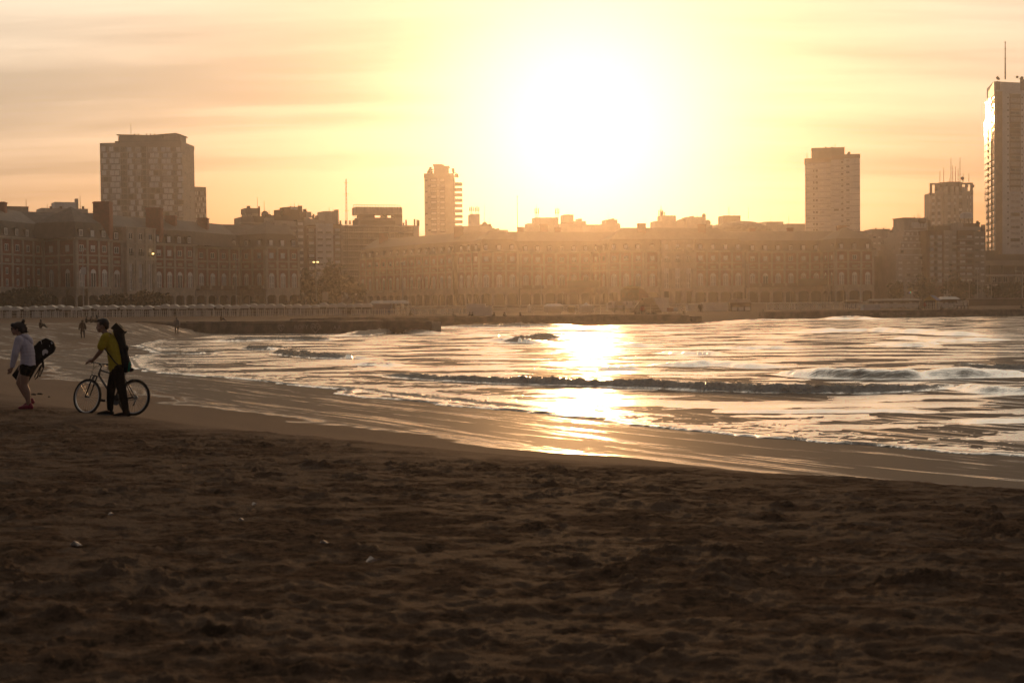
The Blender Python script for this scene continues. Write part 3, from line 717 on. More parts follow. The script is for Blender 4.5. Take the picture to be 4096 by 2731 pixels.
        low.add([T0(0, -.2, 0), T0(L, -.2, 0), T0(L, -dep, 0), T0(0, -dep, 0), T0(0, -.2, ZR), T0(L, -.2, ZR), T0(L, -dep, ZR), T0(0, -dep, ZR)], [(1, 2, 6, 5), (2, 3, 7, 6)])
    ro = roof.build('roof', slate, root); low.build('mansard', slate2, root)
    for x0, x1, yt, d, zb in chims:
        p0, p1 = at(x0, yt, d), at(x1, yt, d); w = p1.x-p0.x
        m = MB(); a = Vector((p0.x-org.x, d-org.y, 0)); zt = p0.z-ZB
        m.box((a.x, a.y, zb), (a.x+w, a.y+max(1.6, w*.8), zt-.5)); m.box((a.x-.15, a.y-.15, zt-.5), (a.x+w+.15, a.y+max(1.6, w*.8)+.15, zt-.15)); m.box((a.x+.1, a.y+.1, zt-.15), (a.x+w-.1, a.y+w*.6, zt))
        m.box((a.x-.08, a.y-.08, zt-3.0), (a.x+w+.08, a.y+max(1.6, w*.8)+.08, zt-2.75))
        m.build('chimney', brick, ro)
    return root

LSEG = [((-84, 358), (176, 391), 6, 'small'), ((176, 391), (306, 381), 2, 'plain'), ((306, 381), (442, 394), 3, 'plain'), ((444, 399), (495, 403), 1, 'plain'),
        ((497, 403), (615, 415), 3, 'portico'), ((617, 422), (782, 436), 4, 'plain'), ((784, 446), (962, 464), 4, 'recess'), ((962, 464), (1065, 456), 2, 'recess'), ((1065, 456), (1200, 467), 3, 'plain')]
LB = long_building('brick_palace', 'long red brick building with grey mansard roof filling the left of the seafront', LSEG,
    [(-90, 357), (176, 391), (300, 396), (442, 398), (617, 422), (782, 437), (962, 464), (1196, 474)],
    [((306, 381), (442, 394), 15), ((1065, 456), (1200, 467), 16)],
    [(-16, 18, 807, 384, 20), (371, 436, 806, 397, 19), (582, 641, 830, 424, 20), (659, 700, 862, 436, 21), (789, 829, 871, 452, 21)],
    atx(560, 420), (('open', .72), ('half', .12), ('shut', .16)))
RSEG = [((1438, 592), (1496, 581), 2, 'plain'), ((1496, 583), (1815, 530), 11, 'plain'), ((1832, 527), (1920, 515), 3, 'plain'), ((1920, 515), (2076, 519), 3, 'plain'),
        ((2080, 530), (2368, 537), 6, 'recess'), ((2368, 537), (2432, 524), 2, 'plain'), ((2432, 524), (2578, 527), 3, 'plain'), ((2580, 527.5), (2640, 528.5), 1, 'plain'), ((2642, 529), (2775, 532), 3, 'portico'),
        ((2777, 531), (2978, 535), 4, 'plain'), ((2985, 545), (3290, 551), 6, 'recess'), ((3290, 551), (3340, 537), 2, 'plain'), ((3340, 537), (3497, 541), 3, 'plain')]
RB = long_building('brick_palace', 'very long red brick building with mansard roof on the seafront under the sun', RSEG,
    [(1434, 593), (1815, 530.5), (2078, 530.5), (2432, 538), (2978, 545), (3330, 552), (3492, 553)],
    [((1920, 515), (2076, 519), 16), ((2432, 524), (2978, 535), 16), ((3340, 537), (3497, 541), 16)],
    [(1516, 1550, 933, 588, 21), (1816, 1852, 908, 538, 19), (2069, 2095, 908, 545, 22), (2159, 2193, 896, 548, 22), (2219, 2243, 910, 548, 22), (2550, 2584, 893, 532, 20), (2793, 2824, 897, 537, 20),
     (2998, 3022, 913, 560, 22), (3150, 3174, 911, 563, 22), (3352, 3386, 902, 548, 24)],
    atx(2500, 540), (('open', .22), ('half', .22), ('shut', .56)))
# dark net screens hung along the first-floor balconies
for x0, x1, d, lab in ((2272, 2396, 529, 'dark netting screen on the balcony left of the stage arch'), (3194, 3313, 543, 'dark netting screen on the balcony near the right corner')):
    p0, p1 = atx(x0, d), atx(x1, d+2.3); L = (p1-p0).length; rz = math.atan2(p1.y-p0.y, p1.x-p0.x)
    t = thing('balcony_screen', lab, 'screen', (p0.x, p0.y, ZB+6.2), rz, 'balcony screens')
    m = MB(); m.box((0, 0, 0), (L, .06, 2.7)); m.build('netting', mat('netting', (.05, .045, .035), .9), t)
    for q in range(5): m = MB(); x = q*(L-.1)/4; m.box((x, -.06, 0), (x+.1, -.003, 2.85)); m.build('post', mat('iron', (.05, .045, .04)), t)
# name boards over the arcade of the far wing
for x0, d, body in ((1508, 577, 'RESTAURANTE'), (1555, 570, 'MARIANO')):
    p = atx(x0, d-.9); A, B = atx(1496, 583), atx(1815, 530); u = (B-A).normalized(); rz = math.atan2(u.y, u.x)
    t = thing('shop_sign', 'pale lettered name board over the arcade of the far wing, %s' % ('left one' if x0 < 1520 else 'right one'), 'sign', (p.x, p.y, ZB+5.3), rz, 'arcade name boards')
    m = MB(); m.box((0, 0, 0), (6.2, .12, .9)); m.build('board', mat('sign_board', (.22, .17, .13)), t)
    text_mesh('lettering', body, .8, white, t, (.3, -.02, .16), (R(90), 0, 0), .01)
# ------------------------------------------------------------------ town behind: blocks traced on planes at their own distances
conc1 = mat('tower_concrete', (.27, .22, .19), .9, .2, .3, stain=.3)
conc2 = mat('pale_render', (.44, .38, .33), .9, .18, .3, stain=.4)
conc3 = mat('dark_render', (.13, .095, .075), .9, .25, .4, stain=.3)
conc4 = mat('white_render', (.62, .59, .57), .85, .12, .3, stain=.25)
brown = mat('brown_brick', (.17, .085, .055), .92, .3, .6)
panel = mat('spandrel_panel', (.16, .13, .115), .8, .2)
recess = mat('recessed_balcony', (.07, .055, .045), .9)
iron = mat('iron', (.05, .045, .04)); ant_m = mat('aerial_metal', (.16, .13, .11), .6, .1, metal=.4)
slabm = mat('floor_slab', (.58, .53, .49), .85, .1)
def two_mat(mb, name, m1, m2, k):                    # first k faces m1, the rest m2
    me = mb.mesh(name, m1); me.materials.append(m2)
    for i, p in enumerate(me.polygons): p.material_index = 0 if i < k else 1
    return me
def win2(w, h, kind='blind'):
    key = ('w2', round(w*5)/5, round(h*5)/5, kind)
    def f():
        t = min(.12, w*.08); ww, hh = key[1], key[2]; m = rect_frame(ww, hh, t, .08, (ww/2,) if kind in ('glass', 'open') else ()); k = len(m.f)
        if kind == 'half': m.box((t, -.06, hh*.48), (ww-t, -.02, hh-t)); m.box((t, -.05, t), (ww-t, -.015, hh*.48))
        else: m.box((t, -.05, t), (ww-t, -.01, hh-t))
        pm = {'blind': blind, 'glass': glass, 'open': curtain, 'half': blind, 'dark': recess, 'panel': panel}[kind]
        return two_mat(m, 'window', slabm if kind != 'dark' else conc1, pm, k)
    return cached(key, f)
class Bl:
    def __init__(s, name, label, x0, x1, d0, d1=None, cat='building', z=ZB, group=None, yr=850):
        s.d0 = d0; s.yr = yr; A, B = at(x0, yr, d0), at(x1, yr, d1 or d0); A.z = B.z = 0; s.A, s.z = A, z; s.u = (B-A).normalized(); s.n = Vector((s.u.y, -s.u.x, 0)); s.L = (B-A).length
        s.rz = math.atan2(s.u.y, s.u.x); s.root = thing(name, label, cat, (A.x, A.y, z), s.rz, group)
    def X(s, px, off=0):                              # off: metres in front of the facade plane
        A = s.A+s.n*off; r = ray(px, s.yr); k = r.x/r.y; return (A.y*k-A.x)/(s.u.x-s.u.y*k)
    def Z(s, px, py, off=0): x = s.X(px, off); return at(px, py, s.A.y+s.u.y*x+s.n.y*off).z-s.z
    def box(s, name, px0, px1, py0, py1, m, off=0, dep=12, parent=None, pad=0):
        x0, x1 = s.X(px0, off), s.X(px1, off); pm = (px0+px1)/2
        z1 = s.Z(pm, py0, off); z0 = s.Z(pm, py1, off) if py1 is not None else 0
        mb = MB(); mb.box((x0, -off, z0), (x1, -off+dep, z1)); return mb.build(name, m, parent or s.root)
    def win(s, px0, px1, py0, py1, kind='blind', off=0, parent=None):
        x0, x1 = s.X(px0, off), s.X(px1, off); pm = (px0+px1)/2; z1, z0 = s.Z(pm, py0, off), s.Z(pm, py1, off)
        return inst('window', win2(x1-x0, z1-z0, kind), parent or s.root, (x0, -off-.003, z0))
    def mast(s, px, py0, py1, off=-6, r=.12, name='antenna', lat=True):
        x = s.X(px, off); z1, z0 = s.Z(px, py0, off), s.Z(px, py1, off); mb = MB()
        mb.tube([(x, -off, z0), (x, -off, z1)], [r, r*.5], 5)
        if lat:
            h = z1-z0
            for f in (.55, .8, .97): mb.tube([(x-h*.03, -off, z0+h*f), (x+h*.03, -off, z0+h*f)], r*.4, 4)
        return mb.build(name, ant_m, s.root)
    def dish(s, px, py, r, off=-3):
        x, z = s.X(px, off), s.Z(px, py, off); mb = MB(); mb.ball((x, -off, z), (r, r*.35, r), 10, 6); mb.tube([(x, -off, z-r), (x, -off, z-r*2.2)], .08, 4); return mb.build('satellite_dish', ant_m, s.root)
    def cell(s, px, py0, py1, off=-4):               # mobile phone aerials on a short lattice
        x = s.X(px, off); z1, z0 = s.Z(px, py0, off), s.Z(px, py1, off); mb = MB(); h = z1-z0
        for dx in (-.75, .0, .8): mb.box((x+dx-.2, -off-.1, z0+h*.38), (x+dx+.2, -off+.15, z1-abs(dx)*.3)); mb.tube([(x+dx*.6, -off, z0), (x+dx, -off, z0+h*.5)], .1, 4)
        mb.tube([(x, -off, z0), (x, -off, z1+h*.3)], .07, 4); mb.tube([(x-.8, -off, z0+h*.5), (x+.8, -off, z0+h*.5)], .07, 4)
        return mb.build('phone_antenna', ant_m, s.root)
def zoomer(s, ox, oy): return lambda x, y: (x/s+ox, y/s+oy)
def leafy(name, mats, parent, c, r, n, size, seed=1, squash=1.):
    q = np.random.default_rng(seed); m = MB()
    cl = [(np.array(c)+q.normal(0, .55, 3)*np.array(r), .30+.35*q.random()) for _ in range(max(5, n//45))]
    cl = [(p, f) for p, f in cl if sum(((p-np.array(c))/np.array(r))**2) < 1.25]
    for i in range(n):
        p, f = cl[i % len(cl)]; d = q.normal(0, 1, 3); d /= np.linalg.norm(d); p = p+d*np.array(r)*f*q.random()**.4
        a = q.normal(0, 1, 3); a /= np.linalg.norm(a); b_ = np.cross(a, q.normal(0, 1, 3)); b_ /= np.linalg.norm(b_); s = size*(.5+q.random())
        s *= 1.35; m.add([p-a*s, p+b_*s*.6, p+a*s, p-b_*s*.6], [(0, 1, 2, 3)])
    return m.build(name, mats, parent)
leaf = mat('dark_foliage', (.035, .038, .018), .9, .5, 2.); leaf2 = mat('shrub_foliage', (.05, .045, .02), .9, .45, 2.); bark = mat('bark', (.08, .055, .04), .9)
def plant_pot(B, px, py0, py1, seed):
    off = -2; x = B.X(px, off); z1, z0 = B.Z(px, py0, off), B.Z(px, py1, off); h = z1-z0
    return leafy('roof_plant', leaf, B.root, (x, -off, z0+h*.5), (h*.42, h*.4, h*.55), 90, .35, seed)

# --- slab tower at the left
z = zoomer(3.733, 380, 480)
B = Bl('slab_tower', 'wide grey apartment slab tower with a wing-shaped penthouse behind the left building', *[z(80, 0)[0], z(1300, 0)[0]], 684, 681, yr=700)
def P(B, nm, x0, y0, x1, y1, m, off=0, dep=12, par=None):
    a, c = z(x0, y0); e, f = z(x1, y1 if y1 is not None else 0); return B.box(nm, a, e, c, f if y1 is not None else None, m, off, dep, par)
def Wn(B, x0, y0, x1, y1, kind='blind', off=0):
    a, c = z(x0, y0); e, f = z(x1, y1); return B.win(a, e, c, f, kind, off)
P(B, 'wall', 80, 335, 1300, None, conc1, -.25, 20)
P(B, 'parapet', 80, 335, 1300, 395, conc1, .02, 20.6)
for r in range(12):
    y = 395+88.2*r
    P(B, 'floor_slab', 92, y+88, 1305, y+92.5, slabm, .12, .34)
    sh = 0 if r % 2 == 0 else 24
    for i, x in enumerate((98, 216, 290, 486, 605, 800, 872, 992, 1066, 1214)):
        x += r*1.6
        k = 'half' if random.random() < .72 else random.choice(('open', 'dark', 'blind'))
        Wn(B, x+(sh if i not in (9,) else sh*.8), y+8, x+66+sh, y+80, k)
    Wn(B, 1168+r*1.6, y+14, 1194+r*1.6, y+50, 'glass')
    for x in (378, 676):
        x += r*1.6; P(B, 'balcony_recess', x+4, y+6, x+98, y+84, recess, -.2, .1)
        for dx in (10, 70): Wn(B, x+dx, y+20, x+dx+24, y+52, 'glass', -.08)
        P(B, 'balcony_front', x+4, y+58, x+98, y+84, panel, -.02, .1)
for x in (376, 480, 676, 770): P(B, 'column', x, 400, x+6, 1460, slabm, .06, .2)
for r in range(11):
    for dx in (5.5, 12.5):
        zz_ = B.Z(*z(700, 440+88.2*r)); o = inst('window', win2(.8, 1.1, 'glass'), B.root, (B.L+.003-.0, dx, zz_), math.pi/2)
m = MB(); X = lambda q: B.X(z(q, 0)[0], -4); Zq = lambda q, y: B.Z(*z(q, y), -4)
prof = [(X(335), Zq(335, 216)), (X(600), Zq(600, 222)), (X(820), Zq(820, 230)), (X(1215), Zq(1215, 196)), (X(1290), Zq(1290, 216)), (X(1290), Zq(1290, 236)), (X(1215), Zq(1215, 214)), (X(820), Zq(820, 250)), (X(335), Zq(335, 230))]
m.prism(prof, 3.6, 15, 'y'); m.build('roof', conc3, B.root)
P(B, 'penthouse', 356, 240, 1000, 335, conc1, -4.2, 9); P(B, 'penthouse', 1036, 228, 1285, 335, conc1, -4.2, 9); P(B, 'penthouse', 1000, 272, 1036, 335, conc1, -4.2, 9)
P(B, 'terrace_wall', 305, 316, 360, 338, conc3, -2, 10); P(B, 'terrace_railing', 305, 316, 1300, 320, iron, -1, .1)
for x in (600, 657, 780, 838, 898): P(B, 'vent', x-5, 205, x+5, 226, iron, -6, .6)
B.mast(*[z(548, 0)[0]], z(0, 52)[1], z(0, 220)[1], -8)
B = Bl('apartment_building', 'lower gridded apartment slab joined to the right flank of the slab tower', z(1457, 0)[0], z(1665, 0)[0], 712, 716)
P(B, 'wall', 1457, 1000, 1665, None, conc1, 0, 18)
for r in range(6):
    y = 1062+86*r; P(B, 'floor_slab', 1468, y+80, 1668, y+86, slabm, .1, .3)
    for i in range(7): Wn(B, 1472+r*2+27*i, y+8, 1472+r*2+27*i+19, y+60, 'half' if (i+r) % 3 else 'dark')
# --- low roofs showing over the left building
z = zoomer(1.96, 0, 450)
B = Bl('apartment_building', 'flat roofed block peeping over the roof at the left edge', 18, z(224, 0)[0], 520, 524)
P(B, 'wall', 36, 738, 224, None, conc1, 0, 14); P(B, 'roof_slab', 30, 736, 226, 745, conc3, .3, 15); B.mast(z(206, 0)[0], z(0, 682)[1], z(0, 740)[1])
B = Bl('apartment_building', 'pale rooftop machine house with a square chimney over the left roof', z(420, 0)[0], z(690, 0)[0], 560, 566)
P(B, 'wall', 322, 752, 690, None, conc2, 0, 12); P(B, 'machine_house', 430, 703, 595, 760, conc4, -1, 8); P(B, 'chimney', 593, 676, 616, 760, conc2, -1, 2)
for x in (400, 480, 654): P(B, 'vent', x-8, 735, x+8, 756, brown, .3, 1)
for x in (372, 630): B.mast(z(x, 0)[0], z(0, 652 if x > 500 else 718)[1], z(0, 755)[1])
# --- apartment group between the two long buildings
z = zoomer(3.92, 900, 780)
B = Bl('apartment_building', 'apartment house with a round-cornered water tank on its roof, left of the gap', z(255, 0)[0], z(770, 0)[0], 545, 550)
P(B, 'wall', 262, 342, 770, None, conc1, 0, 14); P(B, 'roof_wall', 452, 332, 625, 430, conc3, .1, 12); P(B, 'cornice', 250, 425, 470, 440, conc2, .5, 3)
P(B, 'water_tank', 318, 206, 552, 290, conc1, -2, 8); P(B, 'tank_base', 326, 288, 550, 345, conc2, -2.2, 7.6); P(B, 'chimney', 357, 170, 398, 212, conc1, -2, 2); P(B, 'chimney', 530, 178, 550, 345, brown, -1.5, 1)
P(B, 'roof_shed', 640, 290, 680, 345, brown, -1, 2); B.dish(*z(625, 308), 1.5); B.dish(*z(694, 345), 1.2); P(B, 'rear_wall', 610, 365, 772, 440, conc2, .3, 3)
for x, y0 in ((510, 40), (616, 92), (676, 268), (697, 238)): B.mast(z(x, 0)[0], z(0, y0)[1], z(0, 340)[1])
B.cell(z(376, 0)[0], z(0, 255)[1], z(0, 345)[1], 1)
B = Bl('apartment_building', 'taller apartment block with stepped roof sheds and a bare concrete side wall', z(770, 0)[0], z(1545, 0)[0], 560, 575)
P(B, 'wall', 770, 405, 1130, None, conc2, 0, 16); P(B, 'stair_bay', 1128, 392, 1242, None, conc1, .6, 16)
P(B, 'terrace', 775, 322, 1240, 410, conc3, -1.5, 12)
a = B.X(z(1242, 0)[0]); e = B.X(z(1548, 0)[0]); m = MB(); m.prism([(a, 0), (e, 0), (e, B.Z(*z(1545, 412))), (a, B.Z(*z(1242, 350)))], -.3, 14, 'y'); m.build('side_wall', conc2, B.root)
P(B, 'roof_house', 1024, 186, 1183, 325, conc3, -2, 8); P(B, 'white_panel', 1030, 198, 1140, 229, conc4, -1.9, .2); P(B, 'roof_house', 930, 224, 1026, 325, brown, -1.5, 8); P(B, 'chimney', 1182, 168, 1213, 325, conc3, -1.2, 2)
P(B, 'roof_house', 1212, 262, 1355, 355, conc2, -1.4, 6); P(B, 'chimney', 1254, 220, 1280, 265, conc3, -2, 1.5); P(B, 'chimney', 1232, 275, 1272, 350, brown, -.8, 1.2)
for q in range(9): Wn(B, 1138, 430+101*q, 1220, 476+101*q, 'half', .62)
for q in range(5): P(B, 'balcony_slab', 850, 480+q*60, 1128, 488+q*60, slabm, 1.0, 1.0)
for q in range(3): Wn(B, 900+q*24, 452, 916+q*24, 474, 'dark')
for q in range(4): Wn(B, 1050, 535+q*101, 1120, 575+q*101, 'blind')
plant_pot(B, *z(880, 248)[:1], z(0, 248)[1], z(0, 325)[1], 3); plant_pot(B, z(1395, 0)[0], z(0, 318)[1], z(0, 375)[1], 4); B.dish(*z(1438, 362), 1.1)
for x, y0 in ((1032, 142), (1090, 122), (1150, 138)): B.mast(z(x, 0)[0], z(0, y0)[1], z(0, 190)[1])
B = Bl('apartment_building', 'narrow water tower block with a ladder of windows behind the striped flats', z(1560, 0)[0], z(1785, 0)[0], 600, 603)
P(B, 'wall', 1562, 255, 1748, None, conc2, 0, 9); P(B, 'chimney', 1746, 228, 1783, None, conc1, .3, 3); B.mast(z(1635, 0)[0], z(0, 196)[1], z(0, 258)[1]); B.mast(z(1695, 0)[0], z(0, 225)[1], z(0, 258)[1])
for q in range(6): Wn(B, 1630, 272+q*26, 1672, 290+q*26, 'open')
B = Bl('apartment_building', 'apartment block with white centre bays and dark brown side bays behind the trees', z(1280, 0)[0], z(1832, 0)[0], 540, 543)
P(B, 'side_bay', 1280, 470, 1420, None, brown, 0, 14); P(B, 'side_bay', 1690, 455, 1820, None, brown, 0, 14); P(B, 'centre_bay', 1420, 450, 1692, None, conc4, .5, 14)
P(B, 'string_course', 1280, 612, 1832, 622, slabm, .8, 1); P(B, 'parapet', 1283, 500, 1690, 508, slabm, .8, 1); P(B, 'party_wall', 1818, 460, 1838, None, conc2, .9, 14)
for r, y in enumerate((528, 636, 732, 832, 928, 1028, 1126, 1226, 1326, 1426)):
    for i, (x0, x1) in enumerate(((1308, 1388), (1448, 1526), (1578, 1660), (1718, 1802))):
        Wn(B, x0, y, x1, y+48, 'open' if random.random() < .16 else 'half', .52 if i in (1, 2) else .02); P(B, 'balcony_front', x0-3, y+50, x1+3, y+72, panel if i in (1, 2) else conc3, .75 if i in (1, 2) else .25, .2)
        P(B, 'balcony_slab', x0-8, y+73, x1+8, y+79, slabm, .7 if i in (1, 2) else .3, .6)
for q in (1810, 1895, 1960): P(B, 'vent', q-12, 400, q+12, 460, conc3, -2, 1.2)
z = zoomer(1.96, 800, 550)
B = Bl('office_block', 'horizontal banded block with railed balconies and a hollow rooftop pavilion', z(1112, 0)[0], z(1716, 0)[0], 640, 650)
P(B, 'wall', 1112, 692, 1716, None, conc3, -1.6, 16); P(B, 'roof_slab', 1108, 688, 1700, 697, slabm, .2, 3)
for q in range(15): x = 1120+q*40; P(B, 'column', x, 692, x+5, 1130, conc1, -1.3, .4)
for q in range(9):
    y = 738+49.3*q; P(B, 'balcony_slab', 1116, y, 1676, y+7, slabm, .1, 1.8)
    m = MB(); x0, x1 = B.X(z(1118, 0)[0]), B.X(z(1674, 0)[0]); zt = B.Z(*z(1300, y-23)); zb = B.Z(*z(1300, y))
    m.box((x0, -.02, zt-.08), (x1, .06, zt)); m.box((x0, -.01, (zt+zb)/2-.03), (x1, .05, (zt+zb)/2+.03))
    for i in range(40): xx = x0+(x1-x0)*i/39; m.box((xx-.04, 0, zb), (xx+.04, .045, zt-.081))
    m.build('railing', slabm, B.root)
P(B, 'stair_tower', 1672, 690, 1716, None, conc2, .3, 14)
P(B, 'roof_pavilion', 1222, 545, 1586, 602, conc2, -3, 10)
for x0, x1 in ((1250, 1370), (1436, 1440), (1462, 1470), (1520, 1586)): P(B, 'pavilion_leg', x0, 600, x1, 632, conc3, -3.5, 7)
P(B, 'pavilion_base', 1236, 628, 1586, 692, conc1, -3, 9); P(B, 'pavilion_base', 1212, 645, 1240, 692, conc3, -3, 6); P(B, 'dark_window', 1256, 652, 1530, 684, recess, -2.9, .2)
for x, y in ((1592, 668), (1612, 645), (1678, 638), (1700, 645), (1711, 648)): P(B, 'chimney', x, y, x+9, 692, conc3, -1, 1)
m = MB(); pts = [B.X(z(1203, 0)[0], -2), B.X(z(1570, 0)[0], -2)]; za, zb2 = B.Z(*z(1300, 529), -2), B.Z(*z(1300, 618), -2)
m.tube([(pts[0], 2, zb2), (pts[0], 2, za)], .1, 4); m.tube([(pts[0], 2, za), (pts[1], 2, za)], .1, 4); m.tube([(pts[1], 2, za), (pts[1], 2, za-3)], .1, 4); m.tube([(pts[0], 2, zb2), (pts[0]+4, 2, zb2)], .08, 4)
for q in range(18): xx = pts[0]+(pts[1]-pts[0])*q/17; m.tube([(xx, 2, za), (xx, 2, za-1.7)], .05, 4)
m.build('sign_frame', iron, B.root)
B = Bl('radio_mast', 'tall thin lattice radio mast between the apartment blocks', z(1148, 0)[0], z(1166, 0)[0], 590, cat='mast')
x = 0; m = MB(); zt = B.Z(*z(1155, 325)); w = .55
for dx in (-w, w): m.tube([(dx, 0, 0), (dx*.3, 0, zt)], .09, 4)
for q in range(40): zz_ = zt*q/40; f = 1-.7*q/40; m.tube([(-w*f, 0, zz_), (w*f, 0, zz_+zt/40)], .05, 4)
m.build('mast', ant_m, B.root); m = MB()
for f in (.62, .75, .88, .97): m.tube([(-1.1, 0, zt*f), (1.1, 0, zt*f)], .06, 4)
m.build('cross_arm', ant_m, B.root)
# --- tower left of the sun
z = zoomer(4.48, 1600, 600)
B = Bl('apartment_tower', 'slim pale apartment tower with side balconies just left of the sun', z(437, 0)[0], z(955, 0)[0], 716, 716, yr=760)
P(B, 'wall', 437, 420, 955, None, conc2, 0, 18); P(B, 'penthouse', 610, 262, 790, 425, conc1, -4, 9); P(B, 'penthouse', 788, 292, 866, 425, conc1, -4, 9); P(B, 'penthouse_roof', 588, 254, 750, 266, conc3, -3, 11); P(B, 'penthouse_roof', 786, 288, 888, 296, conc3, -3, 11)
P(B, 'parapet', 430, 420, 958, 500, conc1, .15, 18.3)
for r in range(10):
    y = 502+99*r
    for x0, x1 in ((547, 655), (710, 806)): P(B, 'loggia', x0, y+2, x1, y+94, panel, .02, .2); Wn(B, x0+8, y+22, x1-8, y+62, 'blind' if random.random() < .6 else 'open', .04); P(B, 'balcony_slab', x0-4, y+90, x1+4, y+97, slabm, .5, .5)
    Wn(B, 662, y+15, 702, y+45, 'blind', .02)
    xs = (450, 498)[r % 2]; Wn(B, xs, y+30, xs+40, y+62, 'dark', .02); xs = (870, 822)[r % 2]; Wn(B, xs, y+30, xs+38, y+60, 'open', .02)
D = B.L
a = MB(); a.box((D+.003, 1, 0), (D+.25, 17, B.Z(*z(955, 505)))); a.build('side_wall', conc3, B.root)
for r in range(10):
    zz_ = B.Z(*z(955, 560+98*r)); a = MB(); a.box((D+.26, 12, zz_-1.0), (D+4.0, 18.5, zz_-.75)); a.box((D+3.8, 12, zz_-.75), (D+4.0, 18.5, zz_+.35)); a.box((D+.26, 12, zz_-.75), (D+3.8, 12.15, zz_+.35)); a.build('balcony', conc1, B.root)
    for q in (2, 5, 8.5): inst('window', win2(1.8, 1.6, random.choice(('open', 'blind', 'dark'))), B.root, (D+.26, q, zz_-.6), math.pi/2)
for x, y0, sd in ((518, 370, 1), (960, 352, 2), (1050, 398, 5), (566, 395, 6)):
    xx = B.X(z(min(x, 945), 0)[0], -3); zz_ = B.Z(*z(x, 420), -3); leafy('roof_plant', leaf, B.root, (xx+(0 if x < 955 else (x-945)/60.), 3+(0 if x < 955 else (x-945)/12.), zz_+1.2-(0 if x < 955 else (x-945)*.012)), (.9, .9, 1.9), 80, .4, sd)
for x, y0 in ((655, 190), (748, 228)): B.mast(z(x, 0)[0], z(0, y0)[1], z(0, 260)[1], -6, .08)
# --- rooftops below the sun
def roofs(label, zf, d, x0, x1, parts, cells=(), masts=(), m=conc2, name='rooftop_building', dishes=()):
    global z; z = zf; B = Bl(name, label, z(x0, 0)[0], z(x1, 0)[0], d, d+2)
    for i, (a, b_, c, mm) in enumerate(parts): P(B, 'wall' if i == 0 else 'roof_house', a, b_, c, None if i == 0 else b_+ (parts[0][1]-b_) + 6, mm or m, -.6*i, 10-.7*i)
    for (x, a, b_) in cells: B.cell(z(x, 0)[0], z(0, a)[1], z(0, b_)[1])
    for (x, a, b_) in masts: B.mast(z(x, 0)[0], z(0, a)[1], z(0, b_)[1], -5, .1)
    for (x, y, r) in dishes: B.dish(*z(x, y), r)
    return B
z3 = zoomer(2.352, 1700, 700); z4 = zoomer(1.96, 2600, 550)
B = roofs('low roof with a white lift house carrying two phone aerials right of the slim tower', z3, 620, 360, 632, [(360, 480, 632, None), (430, 368, 515, conc4), (530, 462, 600, conc1), (604, 460, 622, conc3)], [(437, 297, 370), (490, 297, 370)], [(558, 276, 480), (608, 408, 470)], dishes=((560, 466, 1.2),))
P(B, 'white_panel', 434, 405, 490, 462, conc4, .3-.6, .2); m = MB(); xx = [B.X(z3(380, 0)[0]), B.X(z3(430, 0)[0])]; zz_ = B.Z(*z3(400, 448)); m.box((xx[0], .5, zz_), (xx[1], .56, zz_+.1)); m.box((xx[0], .5, zz_-1.2), (xx[0]+.08, .56, zz_)); m.build('railing', iron, B.root)
roofs('small low flat roof with a square vent between the aerials', z3, 600, 640, 780, [(650, 516, 780, None), (683, 502, 698, conc3)], m=conc1)
B = Bl('radio_mast', 'hair-thin radio mast standing alone left of the sun glow', z3(866, 0)[0], z3(872, 0)[0], 640, cat='mast'); B.mast(z3(869, 0)[0], z3(0, 195)[1], z3(0, 560)[1], 0, .2, 'mast')
roofs('stepped pale roofs with two groups of phone aerials under the sun', z3, 640, 936, 1262, [(940, 488, 1262, None), (962, 455, 1034, None), (1030, 400, 1256, None)], [(1051, 310, 402), (1243, 313, 402)], [(1050, 272, 330)])
roofs('pale block with a dark cubic lift house under the sun', z3, 660, 1268, 1516, [(1270, 458, 1516, None), (1310, 372, 1398, conc3), (1398, 434, 1515, None), (1446, 410, 1478, conc1)], (), [(1356, 335, 372), (1655, 428, 470)])
roofs('terraced roof with an overhanging top storey right of the sun', z3, 630, 1518, 1838, [(1520, 466, 1838, None), (1700, 420, 1810, None), (1696, 455, 1832, None), (1760, 408, 1782, conc1)], (), [(1723, 328, 420)])
roofs('round dark water tank on the roof ridge right of the sun', z3, 600, 2110, 2240, [(2112, 500, 2236, conc3)], m=conc3)
roofs('white stepped rooftops with a bushy lattice aerial right of the sun', z4, 650, 0, 275, [(38, 655, 275, None), (92, 612, 205, None), (244, 640, 275, conc1)], [(82, 565, 655), (102, 580, 655)], [(90, 530, 655)])
roofs('flat pale rooftop block beside a chimney, left of the dome', z4, 655, 288, 492, [(288, 684, 492, None), (290, 622, 438, None), (332, 615, 345, conc3)], (), [(372, 590, 622)], dishes=((453, 668, 1.4), (422, 612, 1.0)))
roofs('dark topped rooftop house behind the dome', z4, 720, 560, 712, [(545, 680, 712, None), (582, 612, 710, conc3)], (), [(615, 545, 612), (626, 540, 612), (660, 570, 612), (771, 540, 640), (519, 660, 720)], m=conc1)
roofs('long flat roof just right of the dome', z4, 700, 905, 1046, [(908, 660, 1046, None)], (), [(948, 615, 660), (1088, 615, 690)])
roofs('flat roof with a dark attic band left of the white tower', z4, 640, 1074, 1218, [(1076, 676, 1216, None), (1080, 680, 1210, conc3)], (), [])
